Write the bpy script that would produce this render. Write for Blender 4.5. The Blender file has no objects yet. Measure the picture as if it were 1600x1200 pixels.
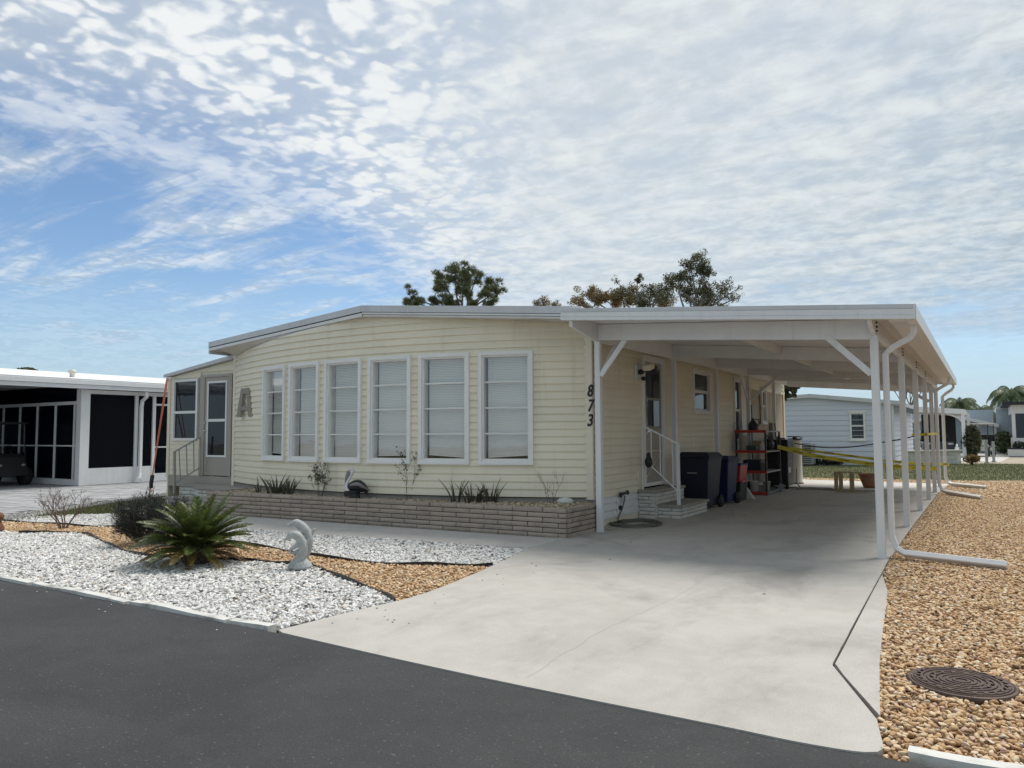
import bpy, bmesh, math, random
from mathutils import Vector, Matrix, Euler, noise as mnoise
random.seed(7)
R = math.radians
C = bpy.context.scene.collection
sc = bpy.context.scene

# ------------------------------------------------------------------ camera
YAW, PIT, ROL, FPX, CAMH = -0.5616, 0.06523, -0.00512, 1171.0, 1.5
_f = Vector((math.sin(YAW)*math.cos(PIT), math.cos(YAW)*math.cos(PIT), math.sin(PIT)))
_r = Vector((math.cos(YAW), -math.sin(YAW), 0)); _u = _r.cross(_f)
_r, _u = _r*math.cos(ROL)+_u*math.sin(ROL), -_r*math.sin(ROL)+_u*math.cos(ROL)
cd = bpy.data.cameras.new('camera'); cam = bpy.data.objects.new('camera', cd); C.objects.link(cam)
cam.matrix_world = Matrix((( _r.x, _u.x, -_f.x, 0), (_r.y, _u.y, -_f.y, 0), (_r.z, _u.z, -_f.z, CAMH), (0, 0, 0, 1)))
cd.sensor_width = 36; cd.lens = FPX/1600*36; cd.clip_start = 0.05; cd.clip_end = 2000
sc.camera = cam
CAM = Vector((0, 0, CAMH))
# survey helpers: a measured sight line met with a known real plane
def ray(x, y): return _f + _r*((x-800)/FPX) + _u*((600-y)/FPX)
def gz(x, y, z=0.0): d = ray(x, y); return CAM + d*((z-CAMH)/d.z)
def gy(x, y, Y): d = ray(x, y); return CAM + d*(Y/d.y)
def gx(x, y, X): d = ray(x, y); return CAM + d*(X/d.x)

# ------------------------------------------------------------------ light
SUN_EL, SUN_AZ = R(60), R(18)      # azimuth from +Y towards +X
sd = bpy.data.lights.new('sun', 'SUN'); sd.energy = 3.1; sd.angle = R(28); sd.color = (1, 0.955, 0.89)
sun = bpy.data.objects.new('sun', sd); C.objects.link(sun)
sdir = Vector((math.sin(SUN_AZ)*math.cos(SUN_EL), math.cos(SUN_AZ)*math.cos(SUN_EL), math.sin(SUN_EL)))
sun.rotation_euler = sdir.to_track_quat('Z', 'Y').to_euler(); sun.location = (0, 0, 20)
sc.view_settings.view_transform = 'Standard'; sc.view_settings.look = 'None'
sc.view_settings.gamma = 1; sc.view_settings.use_curve_mapping = False
sc.view_settings.exposure = 0.17

class NT:
    """tiny node helper"""
    def __init__(s, nt): s.nt = nt; s.L = nt.links
    def n(s, t, **kw):
        nd = s.nt.nodes.new(t)
        for k, v in kw.items():
            if k.startswith('i_'):
                key = k[2:]; key = int(key) if key.isdigit() else key.replace('_', ' ')
                if isinstance(v, bpy.types.NodeSocket): s.L.new(v, nd.inputs[key])
                else: nd.inputs[key].default_value = v
            else: setattr(nd, k, v)
        return nd
    def m(s, op, a, b=None, c=None, clamp=False):
        nd = s.nt.nodes.new('ShaderNodeMath'); nd.operation = op; nd.use_clamp = clamp
        for i, v in enumerate((a, b, c)):
            if v is None: continue
            if isinstance(v, bpy.types.NodeSocket): s.L.new(v, nd.inputs[i])
            else: nd.inputs[i].default_value = v
        return nd.outputs[0]
    def ss(s, v, a, b, lo=0.0, hi=1.0):
        nd = s.nt.nodes.new('ShaderNodeMapRange'); nd.interpolation_type = 'SMOOTHSTEP'
        s.L.new(v, nd.inputs[0])
        for i, q in ((1, a), (2, b), (3, lo), (4, hi)): 
            if isinstance(q, bpy.types.NodeSocket): s.L.new(q, nd.inputs[i])
            else: nd.inputs[i].default_value = q
        return nd.outputs[0]
    def mix(s, f, a, b, bt='MIX'):
        nd = s.nt.nodes.new('ShaderNodeMix'); nd.data_type = 'RGBA'; nd.blend_type = bt
        for i, v in ((0, f), (6, a), (7, b)):
            if isinstance(v, bpy.types.NodeSocket): s.L.new(v, nd.inputs[i])
            else: nd.inputs[i].default_value = (*v, 1) if isinstance(v, (tuple, list)) and len(v) == 3 else v
        return nd.outputs[2]
    def noise(s, vec, scale, detail=4, rough=0.55, dist=0.0):
        nd = s.n('ShaderNodeTexNoise'); s.L.new(vec, nd.inputs['Vector'])
        nd.inputs['Scale'].default_value = scale; nd.inputs['Detail'].default_value = detail
        nd.inputs['Roughness'].default_value = rough; nd.inputs['Distortion'].default_value = dist
        return nd.outputs[0]

# ------------------------------------------------------------------ sky
W = bpy.data.worlds.new('World'); sc.world = W; W.use_nodes = True
nt = W.node_tree; nt.nodes.clear(); k = NT(nt)
out = k.n('ShaderNodeOutputWorld')
sky = k.n('ShaderNodeTexSky'); sky.sky_type = 'NISHITA'; sky.sun_disc = False
sky.sun_elevation = SUN_EL; sky.sun_rotation = SUN_AZ; sky.air_density = 1.0; sky.dust_density = 0.2; sky.ozone_density = 3.0
tc = k.n('ShaderNodeTexCoord').outputs['Generated']
sep = k.n('ShaderNodeSeparateXYZ', i_0=tc); X_, Y_, Z_ = sep.outputs
h_ = k.m('SQRT', k.m('ADD', k.m('MULTIPLY', X_, X_), k.m('MULTIPLY', Y_, Y_)))
el = k.m('MULTIPLY', k.m('ARCTAN2', Z_, h_), 57.2958)
az0 = R(-84)
ch = k.m('DIVIDE', k.m('ADD', k.m('MULTIPLY', X_, math.sin(az0)), k.m('MULTIPLY', Y_, math.cos(az0))), k.m('MAXIMUM', h_, 1e-4))
zz = k.m('ADD', k.m('MAXIMUM', Z_, 0.0), 0.09)
uv = k.n('ShaderNodeCombineXYZ', i_0=k.m('DIVIDE', X_, zz), i_1=k.m('DIVIDE', Y_, zz)).outputs[0]
# streak frame: stretched cloud-plane coordinates for cirrus
mp = k.n('ShaderNodeMapping'); nt.links.new(uv, mp.inputs[0]); mp.inputs['Rotation'].default_value = (0, 0, R(-40)); mp.inputs['Scale'].default_value = (0.45, 1.6, 1)
stv = mp.outputs[0]
big = k.noise(uv, 1.0, 5, 0.6, 0.4)
mid = k.noise(uv, 4.5, 6, 0.6, 0.3)
fine = k.noise(uv, 13.0, 5, 0.6, 0.3)
vf = k.n('ShaderNodeTexVoronoi'); vf.feature = 'SMOOTH_F1'; vf.inputs['Scale'].default_value = 19; vf.inputs['Smoothness'].default_value = 0.7
wv = k.n('ShaderNodeVectorMath', operation='ADD'); nt.links.new(uv, wv.inputs[0])
nn = k.n('ShaderNodeTexNoise'); nt.links.new(uv, nn.inputs['Vector']); nn.inputs['Scale'].default_value = 6; nn.inputs['Detail'].default_value = 3
sc3 = k.n('ShaderNodeVectorMath', operation='SCALE'); nt.links.new(nn.outputs['Color'], sc3.inputs[0]); sc3.inputs['Scale'].default_value = 0.22
nt.links.new(sc3.outputs[0], wv.inputs[1]); nt.links.new(wv.outputs[0], vf.inputs['Vector'])
puff = k.m('SUBTRACT', 1.0, k.m('MULTIPLY', vf.outputs['Distance'], 1.25))      # bright in cell centres
E_ = k.ss(ch, 0.56, 0.93, 3.5, 20.0)                                             # edge of the cloud sheet
ed = k.m('SUBTRACT', el, E_)
ed = k.m('ADD', ed, k.m('MULTIPLY', k.m('SUBTRACT', big, 0.5), 16.0))
ed = k.m('ADD', ed, k.m('MULTIPLY', k.m('SUBTRACT', mid, 0.5), 10.0))
sheet = k.ss(ed, -4.0, 7.0)
# puffy altocumulus to the upper left, smooth veil to the right
left = k.ss(ch, 0.50, 0.82)
pf = k.m('ADD', k.m('MULTIPLY', puff, 0.62), k.m('MULTIPLY', mid, 0.85))
puffs = k.ss(pf, 0.50, 0.88)
stn = k.noise(stv, 3.0, 6, 0.62, 0.6)
veil = k.m('ADD', 0.80, k.m('MULTIPLY', k.ss(k.m('ADD', k.m('MULTIPLY', mid, 0.6), k.m('MULTIPLY', stn, 0.5)), 0.38, 0.72), 0.18))
pl_ = k.m('ADD', 0.60, k.m('MULTIPLY', puffs, 0.38))
mixm = k.m('ADD', k.m('MULTIPLY', pl_, left), k.m('MULTIPLY', veil, k.m('SUBTRACT', 1.0, left)))
mixm = k.m('MINIMUM', mixm, 1.0)
cov = k.m('MULTIPLY', sheet, mixm)
wisp = k.m('MULTIPLY', k.ss(k.m('ADD', k.m('MULTIPLY', stn, 0.8), k.m('MULTIPLY', big, 0.45)), 0.55, 0.82), 0.75)
hz = k.ss(el, -1.0, 12.0, 0.8, 0.0)
cov = k.m('MAXIMUM', k.m('MAXIMUM', cov, wisp), hz)
cov = k.m('MINIMUM', cov, 0.97)
shade = k.m('ADD', k.m('MULTIPLY', fine, 0.58), k.m('MULTIPLY', mid, 0.42))
sundot = k.n('ShaderNodeVectorMath', operation='DOT_PRODUCT'); nt.links.new(tc, sundot.inputs[0]); sundot.inputs[1].default_value = (-0.42, 0.62, 0.66)
glow = k.ss(sundot.outputs['Value'], 0.55, 1.0)
shade = k.m('ADD', shade, k.m('MULTIPLY', k.m('SUBTRACT', puffs, 0.5), k.m('MULTIPLY', left, 0.22)))
shv = k.m('ADD', k.m('MULTIPLY', stn, 0.35), k.m('ADD', k.m('MULTIPLY', mid, 0.35), k.m('MULTIPLY', big, 0.3)))
shv = k.m('ADD', shv, k.m('MULTIPLY', k.m('SUBTRACT', fine, 0.5), 0.50))
cA = k.mix(k.ss(shade, 0.36, 0.60), (0.40, 0.49, 0.57), (0.90, 0.93, 0.93))
cB = k.mix(k.ss(shv, 0.36, 0.66), (0.33, 0.415, 0.465), (0.70, 0.755, 0.77))
clc = k.mix(left, cB, cA)
clc = k.mix(k.m('MULTIPLY', glow, 0.6), clc, (0.90, 0.93, 0.93))
clc = k.mix(k.ss(el, 2, 13, 0.9, 0.0), clc, (0.37, 0.54, 0.74))
b1 = k.n('ShaderNodeBackground', i_Strength=0.115)
hs = k.n('ShaderNodeHueSaturation', i_Saturation=1.06, i_Value=1.0); nt.links.new(sky.outputs[0], hs.inputs['Color']); nt.links.new(hs.outputs[0], b1.inputs[0])
b2 = k.n('ShaderNodeBackground', i_Strength=0.88); nt.links.new(clc, b2.inputs[0])
mx = k.n('ShaderNodeMixShader'); nt.links.new(cov, mx.inputs[0]); nt.links.new(b1.outputs[0], mx.inputs[1]); nt.links.new(b2.outputs[0], mx.inputs[2])
nt.links.new(mx.outputs[0], out.inputs[0])

# ------------------------------------------------------------------ materials
def mat(name, col, rough=0.6, var=0.12, scale=6.0, fine=60.0, bump=0.1, bdist=0.002, dirt=None, dirt_amt=0.0, metal=0.0, rnd=0.0, spec=0.4, trans=0.0):
    """weathered procedural material: broad tone drift, fine grain, optional dirt patches, per-object tone"""
    m = bpy.data.materials.new(name); m.use_nodes = True; nt = m.node_tree; k = NT(nt)
    b = nt.nodes['Principled BSDF']; geo = k.n('ShaderNodeNewGeometry').outputs['Position']
    a = k.noise(geo, scale, 5); f = k.noise(geo, fine, 4)
    v = k.m('ADD', 1.0 - var*0.9, k.m('MULTIPLY', k.m('ADD', k.m('MULTIPLY', a, 0.65), k.m('MULTIPLY', f, 0.35)), var*1.8))
    if rnd:
        oi = k.n('ShaderNodeObjectInfo').outputs['Random']
        v = k.m('MULTIPLY', v, k.m('ADD', 1-rnd, k.m('MULTIPLY', oi, 2*rnd)))
    c = k.n('ShaderNodeVectorMath', operation='SCALE'); c.inputs[0].default_value = col[:3]; nt.links.new(v, c.inputs['Scale'])
    co = c.outputs[0]
    if dirt:
        dm = k.m('MULTIPLY', k.ss(k.noise(geo, scale*0.7, 7, 0.65), 0.45, 0.72), dirt_amt)
        co = k.mix(dm, co, dirt)
    nt.links.new(co, b.inputs['Base Color'])
    b.inputs['Roughness'].default_value = rough; b.inputs['Metallic'].default_value = metal
    b.inputs['Specular IOR Level'].default_value = spec
    if bump:
        bp = k.n('ShaderNodeBump', i_Strength=bump, i_Distance=bdist); nt.links.new(f, bp.inputs['Height']); nt.links.new(bp.outputs[0], b.inputs['Normal'])
    return m

M = {}
def streaks(m, col, amt, sx=9.0, sz=0.7):
    nt = m.node_tree; k = NT(nt); b = nt.nodes['Principled BSDF']; src = b.inputs['Base Color'].links[0].from_socket
    mp = k.n('ShaderNodeMapping'); nt.links.new(k.n('ShaderNodeNewGeometry').outputs['Position'], mp.inputs[0]); mp.inputs['Scale'].default_value = (sx, sx, sz)
    f = k.ss(k.noise(mp.outputs[0], 1.0, 6, 0.65), 0.52, 0.78, 0, amt)
    nt.links.new(k.mix(f, src, col), b.inputs['Base Color'])
M['siding'] = mat('cream_vinyl', (0.83, 0.762, 0.605), 0.5, 0.08, 1.6, 30, 0.05, dirt=(0.60, 0.56, 0.46), dirt_amt=0.22, rnd=0.025)
M['trim'] = mat('cream_trim', (0.81, 0.735, 0.595), 0.5, 0.08, 3)
M['white'] = mat('white_painted_metal', (0.76, 0.765, 0.77), 0.42, 0.07, 2.5, 40, 0.03, dirt=(0.55, 0.53, 0.50), dirt_amt=0.18)
M['white2'] = mat('white_wood_trim', (0.83, 0.82, 0.80), 0.5, 0.08, 4, 50, 0.08, dirt=(0.5, 0.47, 0.42), dirt_amt=0.15)
M['soffit'] = mat('soffit_metal', (0.66, 0.64, 0.60), 0.5, 0.12, 2, 30, 0.03, dirt=(0.40, 0.34, 0.27), dirt_amt=0.4)
M['fascia'] = mat('grey_white_fascia', (0.60, 0.61, 0.63), 0.4, 0.08, 2, 30, 0.02, dirt=(0.45, 0.44, 0.43), dirt_amt=0.3)
M['gap'] = mat('dark_gap', (0.05, 0.045, 0.04), 0.9, 0.1, 5, bump=0)
M['found'] = mat('foundation_taupe', (0.33, 0.30, 0.27), 0.85, 0.15, 3, 60, 0.3, 0.004)
M['brick'] = mat('planter_block', (0.41, 0.34, 0.28), 0.88, 0.40, 7, 45, 1.0, 0.015, dirt=(0.22, 0.19, 0.165), dirt_amt=0.4, rnd=0.10)
M['mortar'] = mat('planter_mortar', (0.045, 0.04, 0.036), 0.95, 0.2, 8, 60, 0.5, 0.004)
M['stepbrick'] = mat('white_slump_block', (0.66, 0.65, 0.60), 0.85, 0.22, 8, 40, 0.7, 0.008, dirt=(0.35, 0.33, 0.29), dirt_amt=0.4, rnd=0.06)
M['tread'] = mat('grey_tread', (0.34, 0.32, 0.29), 0.85, 0.18, 4, 50, 0.3, 0.003, dirt=(0.2, 0.19, 0.17), dirt_amt=0.4)
M['taupe'] = mat('taupe_paint', (0.40, 0.37, 0.32), 0.6, 0.10, 3, 40, 0.05)
M['taupe_dk'] = mat('taupe_wood_side', (0.30, 0.27, 0.23), 0.7, 0.14, 5, 40, 0.1)
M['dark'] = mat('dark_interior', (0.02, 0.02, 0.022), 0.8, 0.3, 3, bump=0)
M['blind'] = mat('blind_slats', (0.72, 0.715, 0.67), 0.5, 0.16, 1.2, 20, 0, rnd=0.10)
M['black'] = mat('black_plastic', (0.022, 0.022, 0.024), 0.45, 0.2, 5)
M['blackiron'] = mat('black_metal', (0.012, 0.012, 0.012), 0.4, 0.1, 5, bump=0)
M['iron'] = mat('cast_iron_cover', (0.075, 0.048, 0.040), 0.55, 0.35, 12, 90, 0.5, 0.004, dirt=(0.20, 0.14, 0.10), dirt_amt=0.3, metal=0.3)
M['navy'] = mat('navy_plastic', (0.012, 0.018, 0.036), 0.45, 0.2, 3, 40, 0.05)
M['blue'] = mat('blue_plastic', (0.014, 0.026, 0.085), 0.45, 0.2, 3, 40, 0.05)
M['red'] = mat('red_plastic', (0.42, 0.035, 0.03), 0.4, 0.2, 4, 40, 0.03)
M['grey'] = mat('grey_metal', (0.28, 0.29, 0.30), 0.45, 0.15, 4, 40, 0.03)
M['terra'] = mat('terracotta', (0.34, 0.15, 0.085), 0.85, 0.22, 7, 50, 0.3, 0.003, dirt=(0.45, 0.35, 0.28), dirt_amt=0.3)
M['wood'] = mat('raw_wood', (0.46, 0.36, 0.22), 0.75, 0.25, 6, 80, 0.2, 0.002, rnd=0.1)
M['tank'] = mat('tank_fibreglass', (0.62, 0.60, 0.52), 0.4, 0.12, 3)
M['tape'] = mat('caution_yellow', (0.66, 0.56, 0.05), 0.4, 0.10, 5, bump=0)
M['orange'] = mat('orange_strap', (0.88, 0.27, 0.18), 0.6, 0.12, 5)
M['hose'] = mat('green_grey_hose', (0.11, 0.12, 0.10), 0.45, 0.3, 12)
M['chrome'] = mat('bright_metal', (0.6, 0.6, 0.6), 0.25, 0.1, 6, metal=1.0)
M['stonew'] = mat('cast_stone', (0.39, 0.405, 0.40), 0.8, 0.5, 18, 120, 0.6, 0.004, dirt=(0.22, 0.25, 0.24), dirt_amt=0.5)
M['ltwall'] = mat('pale_blue_siding', (0.62, 0.66, 0.74), 0.55, 0.07, 2, 30, 0.02, rnd=0.02)
M['bluewall'] = mat('blue_siding', (0.42, 0.49, 0.55), 0.6, 0.08, 2, rnd=0.03)
M['roofwhite'] = mat('white_roof_coating', (0.84, 0.85, 0.86), 0.4, 0.05, 1.5, 20, 0.03)
M['bark'] = mat('bark', (0.13, 0.10, 0.08), 0.9, 0.35, 12, 60, 0.8, 0.02)
M['barkgrey'] = mat('grey_bark', (0.20, 0.175, 0.155), 0.9, 0.35, 12, 60, 0.8, 0.02)
M['twig'] = mat('bare_twig', (0.155, 0.115, 0.10), 0.9, 0.3, 12, 60, 0.3, 0.004)
M['rubber'] = mat('tyre_rubber', (0.02, 0.02, 0.02), 0.75, 0.2, 8)
M['feather_w'] = mat('painted_white', (0.70, 0.68, 0.66), 0.5, 0.15, 20)
M['feather_g'] = mat('painted_grey', (0.24, 0.21, 0.22), 0.6, 0.25, 20)
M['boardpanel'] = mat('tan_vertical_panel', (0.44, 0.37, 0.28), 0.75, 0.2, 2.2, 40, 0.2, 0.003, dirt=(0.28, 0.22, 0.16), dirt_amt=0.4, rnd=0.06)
M['bluegrn'] = mat('green_plastic', (0.03, 0.07, 0.05), 0.5, 0.2, 5)
M['paper'] = mat('white_label', (0.65, 0.64, 0.60), 0.6, 0.1, 8)

streaks(M['siding'], (0.50, 0.45, 0.35), 0.30); streaks(M['white'], (0.46, 0.44, 0.41), 0.30); streaks(M['fascia'], (0.36, 0.35, 0.34), 0.35, 5, 1.5)
def leafmat(name, c1, c2, rough=0.55, sc_=3.0, tr=0.25):
    m = bpy.data.materials.new(name); m.use_nodes = True; nt = m.node_tree; k = NT(nt)
    b = nt.nodes['Principled BSDF']; o = nt.nodes['Material Output']; geo = k.n('ShaderNodeNewGeometry')
    r_ = geo.outputs['Random Per Island']; n_ = k.noise(geo.outputs['Position'], sc_, 3)
    f = k.m('ADD', k.m('MULTIPLY', r_, 0.6), k.m('MULTIPLY', n_, 0.5), clamp=True)
    c = k.mix(k.ss(f, 0.15, 0.9), c1, c2); nt.links.new(c, b.inputs['Base Color']); b.inputs['Roughness'].default_value = rough
    t = k.n('ShaderNodeBsdfTranslucent'); nt.links.new(c, t.inputs[0])
    mx = k.n('ShaderNodeMixShader', i_0=tr); nt.links.new(b.outputs[0], mx.inputs[1]); nt.links.new(t.outputs[0], mx.inputs[2]); nt.links.new(mx.outputs[0], o.inputs[0])
    return m
M['sago'] = leafmat('sago_green', (0.035, 0.055, 0.016), (0.13, 0.165, 0.045), 0.35, 4)
M['sago_y'] = leafmat('sago_yellowed', (0.17, 0.13, 0.035), (0.30, 0.22, 0.05), 0.5, 4)
M['sago_b'] = leafmat('sago_brown', (0.10, 0.06, 0.025), (0.22, 0.14, 0.06), 0.6, 4)
M['darkleaf'] = leafmat('dark_needles', (0.012, 0.018, 0.012), (0.05, 0.055, 0.045), 0.7, 6, 0.1)
M['pine'] = leafmat('pine_needles', (0.04, 0.06, 0.025), (0.17, 0.19, 0.085), 0.6, 1.0, 0.35)
M['oak'] = leafmat('oak_leaves', (0.035, 0.045, 0.022), (0.12, 0.12, 0.055), 0.55, 1.0, 0.3)
M['oakbrown'] = leafmat('russet_leaves', (0.11, 0.08, 0.03), (0.26, 0.18, 0.065), 0.6, 1.0, 0.35)
M['palm'] = leafmat('palm_leaves', (0.045, 0.075, 0.03), (0.15, 0.19, 0.08), 0.45, 0.6, 0.2)
M['aloe'] = leafmat('aloe_blades', (0.045, 0.06, 0.04), (0.11, 0.12, 0.075), 0.45, 8, 0.05)
M['aloered'] = leafmat('purplish_aloe', (0.06, 0.045, 0.035), (0.13, 0.11, 0.07), 0.45, 8, 0.05)
M['rose'] = leafmat('small_leaves', (0.02, 0.035, 0.018), (0.07, 0.09, 0.045), 0.5, 9, 0.15)
M['grassb'] = leafmat('dry_grass', (0.08, 0.10, 0.035), (0.20, 0.20, 0.09), 0.7, 1.5, 0.2)

def glassmat(name, tint=(0.02, 0.025, 0.03), body=0.0, refl=1.0):
    """pane: clear glass mixed with a share of dark tinted body"""
    m = bpy.data.materials.new(name); m.use_nodes = True; nt = m.node_tree; nt.nodes.clear(); k = NT(nt)
    o = k.n('ShaderNodeOutputMaterial'); g = k.n('ShaderNodeBsdfGlossy', i_Roughness=0.03); g.inputs[0].default_value = (refl, refl, refl, 1)
    nz = k.n('ShaderNodeBump', i_Strength=0.25, i_Distance=0.01); geo = k.n('ShaderNodeNewGeometry').outputs['Position']
    nt.links.new(k.noise(geo, 1.6, 2), nz.inputs['Height']); nt.links.new(nz.outputs[0], g.inputs['Normal'])
    t = k.n('ShaderNodeBsdfTransparent'); d = k.n('ShaderNodeBsdfDiffuse'); d.inputs[0].default_value = (*tint, 1)
    m1 = k.n('ShaderNodeMixShader', i_0=body); nt.links.new(t.outputs[0], m1.inputs[1]); nt.links.new(d.outputs[0], m1.inputs[2])
    gg = k.n('ShaderNodeNewGeometry'); dt = k.n('ShaderNodeVectorMath', operation='DOT_PRODUCT'); nt.links.new(gg.outputs['Normal'], dt.inputs[0]); nt.links.new(gg.outputs['Incoming'], dt.inputs[1])
    fr = k.m('ADD', 0.045, k.m('MULTIPLY', k.m('POWER', k.m('SUBTRACT', 1.0, k.m('ABSOLUTE', dt.outputs['Value'])), 5.0), 0.95))
    m2 = k.n('ShaderNodeMixShader'); nt.links.new(k.m('MULTIPLY', fr, 1.3, clamp=True), m2.inputs[0]); nt.links.new(m1.outputs[0], m2.inputs[1]); nt.links.new(g.outputs[0], m2.inputs[2])
    nt.links.new(m2.outputs[0], o.inputs[0]); return m
M['glass'] = glassmat('window_glass')
M['glassdark'] = glassmat('tinted_glass', (0.010, 0.017, 0.026), 0.85, 0.75)
M['screen'] = glassmat('dark_insect_screen', (0.006, 0.008, 0.014), 0.72, 0.15)

# ------------------------------------------------------------------ mesh helpers
class MB:
    def __init__(s): s.v = []; s.f = []; s.mi = []; s.cur = 0; s.T = None; s.sm = []; s.smooth = False
    def _a(s, vs, fs):
        b = len(s.v)
        s.v += [tuple(s.T @ Vector(p)) if s.T else tuple(p) for p in vs]
        s.f += [tuple(b+i for i in f) for f in fs]; s.mi += [s.cur]*len(fs); s.sm += [s.smooth]*len(fs)
    def box(s, a, b):
        x0, y0, z0 = a; x1, y1, z1 = b
        s._a([(x0,y0,z0),(x1,y0,z0),(x1,y1,z0),(x0,y1,z0),(x0,y0,z1),(x1,y0,z1),(x1,y1,z1),(x0,y1,z1)],
             [(0,3,2,1),(4,5,6,7),(0,1,5,4),(1,2,6,5),(2,3,7,6),(3,0,4,7)]); return s
    def bar(s, p, q, w, h, up=(0,0,1)):
        """box beam from p to q, w wide, h tall"""
        p = Vector(p); q = Vector(q); d = (q-p).normalized(); u = Vector(up)
        if abs(d.dot(u)) > 0.98: u = Vector((0,1,0))
        a = d.cross(u).normalized()*w/2; c = a.normalized().cross(d)*h/2
        s._a([p-a-c,p+a-c,p+a+c,p-a+c,q-a-c,q+a-c,q+a+c,q-a+c],[(0,3,2,1),(4,5,6,7),(0,1,5,4),(1,2,6,5),(2,3,7,6),(3,0,4,7)]); return s
    def poly(s, pts): s._a(pts, [tuple(range(len(pts)))]); return s
    def prism(s, pts, z0, z1):
        n = len(pts); s._a([(x,y,z0) for x,y in pts]+[(x,y,z1) for x,y in pts],
            [tuple(reversed(range(n))), tuple(range(n,2*n))]+[(i,(i+1)%n,n+(i+1)%n,n+i) for i in range(n)]); return s
    def hull8(s, lo, hi):
        n = len(lo); s._a(list(lo)+list(hi), [tuple(reversed(range(n))), tuple(range(n,2*n))]+[(i,(i+1)%n,n+(i+1)%n,n+i) for i in range(n)]); return s
    def tube(s, pts, rad, n=8, flat=1.0, up=None, sq=False, cap=True):
        pts = [Vector(p) for p in pts]; N = len(pts); rings = []; ref = Vector(up) if up else None
        if not hasattr(rad, '__len__'): rad = [rad]*N
        for i, p in enumerate(pts):
            d = (pts[min(i+1,N-1)]-pts[max(i-1,0)]).normalized()
            if ref is None: ref = Vector((0,0,1)) if abs(d.z) < 0.9 else Vector((1,0,0))
            a = d.cross(ref)
            if a.length < 1e-4: a = d.orthogonal()
            a.normalize(); c = a.cross(d).normalized()
            if not up: ref = c
            ring = []
            for j in range(n):
                t = 2*math.pi*(j+(0.5 if sq else 0))/n; kx = rad[i]*(1.414 if sq else 1)
                ring.append(p + a*math.cos(t)*kx + c*math.sin(t)*kx*flat)
            rings.append(ring)
        vs = [v for r_ in rings for v in r_]
        fs = [(i*n+j, i*n+(j+1)%n, (i+1)*n+(j+1)%n, (i+1)*n+j) for i in range(N-1) for j in range(n)]
        if cap: fs += [tuple(reversed(range(n))), tuple(range((N-1)*n, N*n))]
        s._a(vs, fs); return s
    def lathe(s, prof, n=20, c=(0,0,0)):
        vs = []; fs = []
        for r_, z in prof: vs += [(c[0]+r_*math.cos(2*math.pi*j/n), c[1]+r_*math.sin(2*math.pi*j/n), c[2]+z) for j in range(n)]
        for i in range(len(prof)-1): fs += [(i*n+j, i*n+(j+1)%n, (i+1)*n+(j+1)%n, (i+1)*n+j) for j in range(n)]
        fs += [tuple(reversed(range(n))), tuple(range((len(prof)-1)*n, len(prof)*n))]
        s._a(vs, fs); return s
    def ell(s, c, r3, rot=None, n=12, m=8):
        mt = (rot or Euler((0,0,0))).to_matrix() if not isinstance(rot, Matrix) else rot
        vs = []; fs = []
        for i in range(m+1):
            ph = math.pi*i/m
            for j in range(n):
                t = 2*math.pi*j/n
                vs.append(Vector(c)+mt@Vector((r3[0]*math.sin(ph)*math.cos(t), r3[1]*math.sin(ph)*math.sin(t), r3[2]*math.cos(ph))))
        for i in range(m): fs += [(i*n+j, (i+1)*n+j, (i+1)*n+(j+1)%n, i*n+(j+1)%n) for j in range(n)]
        s._a(vs, fs); return s
    def mesh(s, name, mats):
        me = bpy.data.meshes.new(name); me.from_pydata(s.v, [], s.f)
        for m_ in (mats if isinstance(mats, (list, tuple)) else [mats]): me.materials.append(m_)
        me.polygons.foreach_set('material_index', s.mi); me.polygons.foreach_set('use_smooth', s.sm); me.update(); return me
    def build(s, name, mats, parent=None, bevel=0, **kw):
        return link(name, s.mesh(name, mats), parent, bevel=bevel, **kw)
def link(name, me, parent=None, loc=None, rot=None, scl=None, bevel=0):
    o = bpy.data.objects.new(name, me); C.objects.link(o)
    if parent: o.parent = parent
    if loc is not None: o.location = loc
    if rot is not None: o.rotation_euler = rot
    if scl is not None: o.scale = scl
    if bevel:
        b = o.modifiers.new('bevel', 'BEVEL'); b.width = bevel; b.segments = 2; b.limit_method = 'ANGLE'; b.angle_limit = R(40)
    return o
def tag(o, label=None, cat=None, group=None, kind=None):
    if label: o['label'] = label
    if cat: o['category'] = cat
    if group: o['group'] = group
    if kind: o['kind'] = kind
    return o
def thing(name, label, cat, loc=(0,0,0), rz=0, group=None):
    o = bpy.data.objects.new(name, None); C.objects.link(o); o.location = loc; o.rotation_euler = (0,0,rz); o.empty_display_size = 0.1
    return tag(o, label, cat, group)
def struct(o): o['kind'] = 'structure'; return o
def textmesh(name, body, size, m, parent=None, mtx=None, extrude=0.004, shear=0.0, offset=0.0):
    cu = bpy.data.curves.new(name, 'FONT'); cu.body = body; cu.size = size; cu.extrude = extrude; cu.shear = shear; cu.offset = offset
    cu.align_x = 'CENTER'; cu.align_y = 'CENTER'; cu.resolution_u = 4
    t = bpy.data.objects.new('tmp', cu); C.objects.link(t); bpy.context.view_layer.update()
    me = bpy.data.meshes.new_from_object(t.evaluated_get(bpy.context.evaluated_depsgraph_get())); bpy.data.objects.remove(t)
    me.name = name; me.materials.clear(); me.materials.append(m)
    if mtx is not None: me.transform(mtx)
    return link(name, me, parent)
def smoothline(pts, n=6, closed=False):
    P = [Vector(p) for p in pts]; out = []
    for i in range(len(P)-1):
        p0 = P[max(i-1,0)]; p1 = P[i]; p2 = P[i+1]; p3 = P[min(i+2,len(P)-1)]
        for j in range(n):
            t = j/n; out.append(0.5*((2*p1)+(p2-p0)*t+(2*p0-5*p1+4*p2-p3)*t*t+(3*p1-p0-3*p2+p3)*t**3))
    out.append(P[-1]); return out

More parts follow.
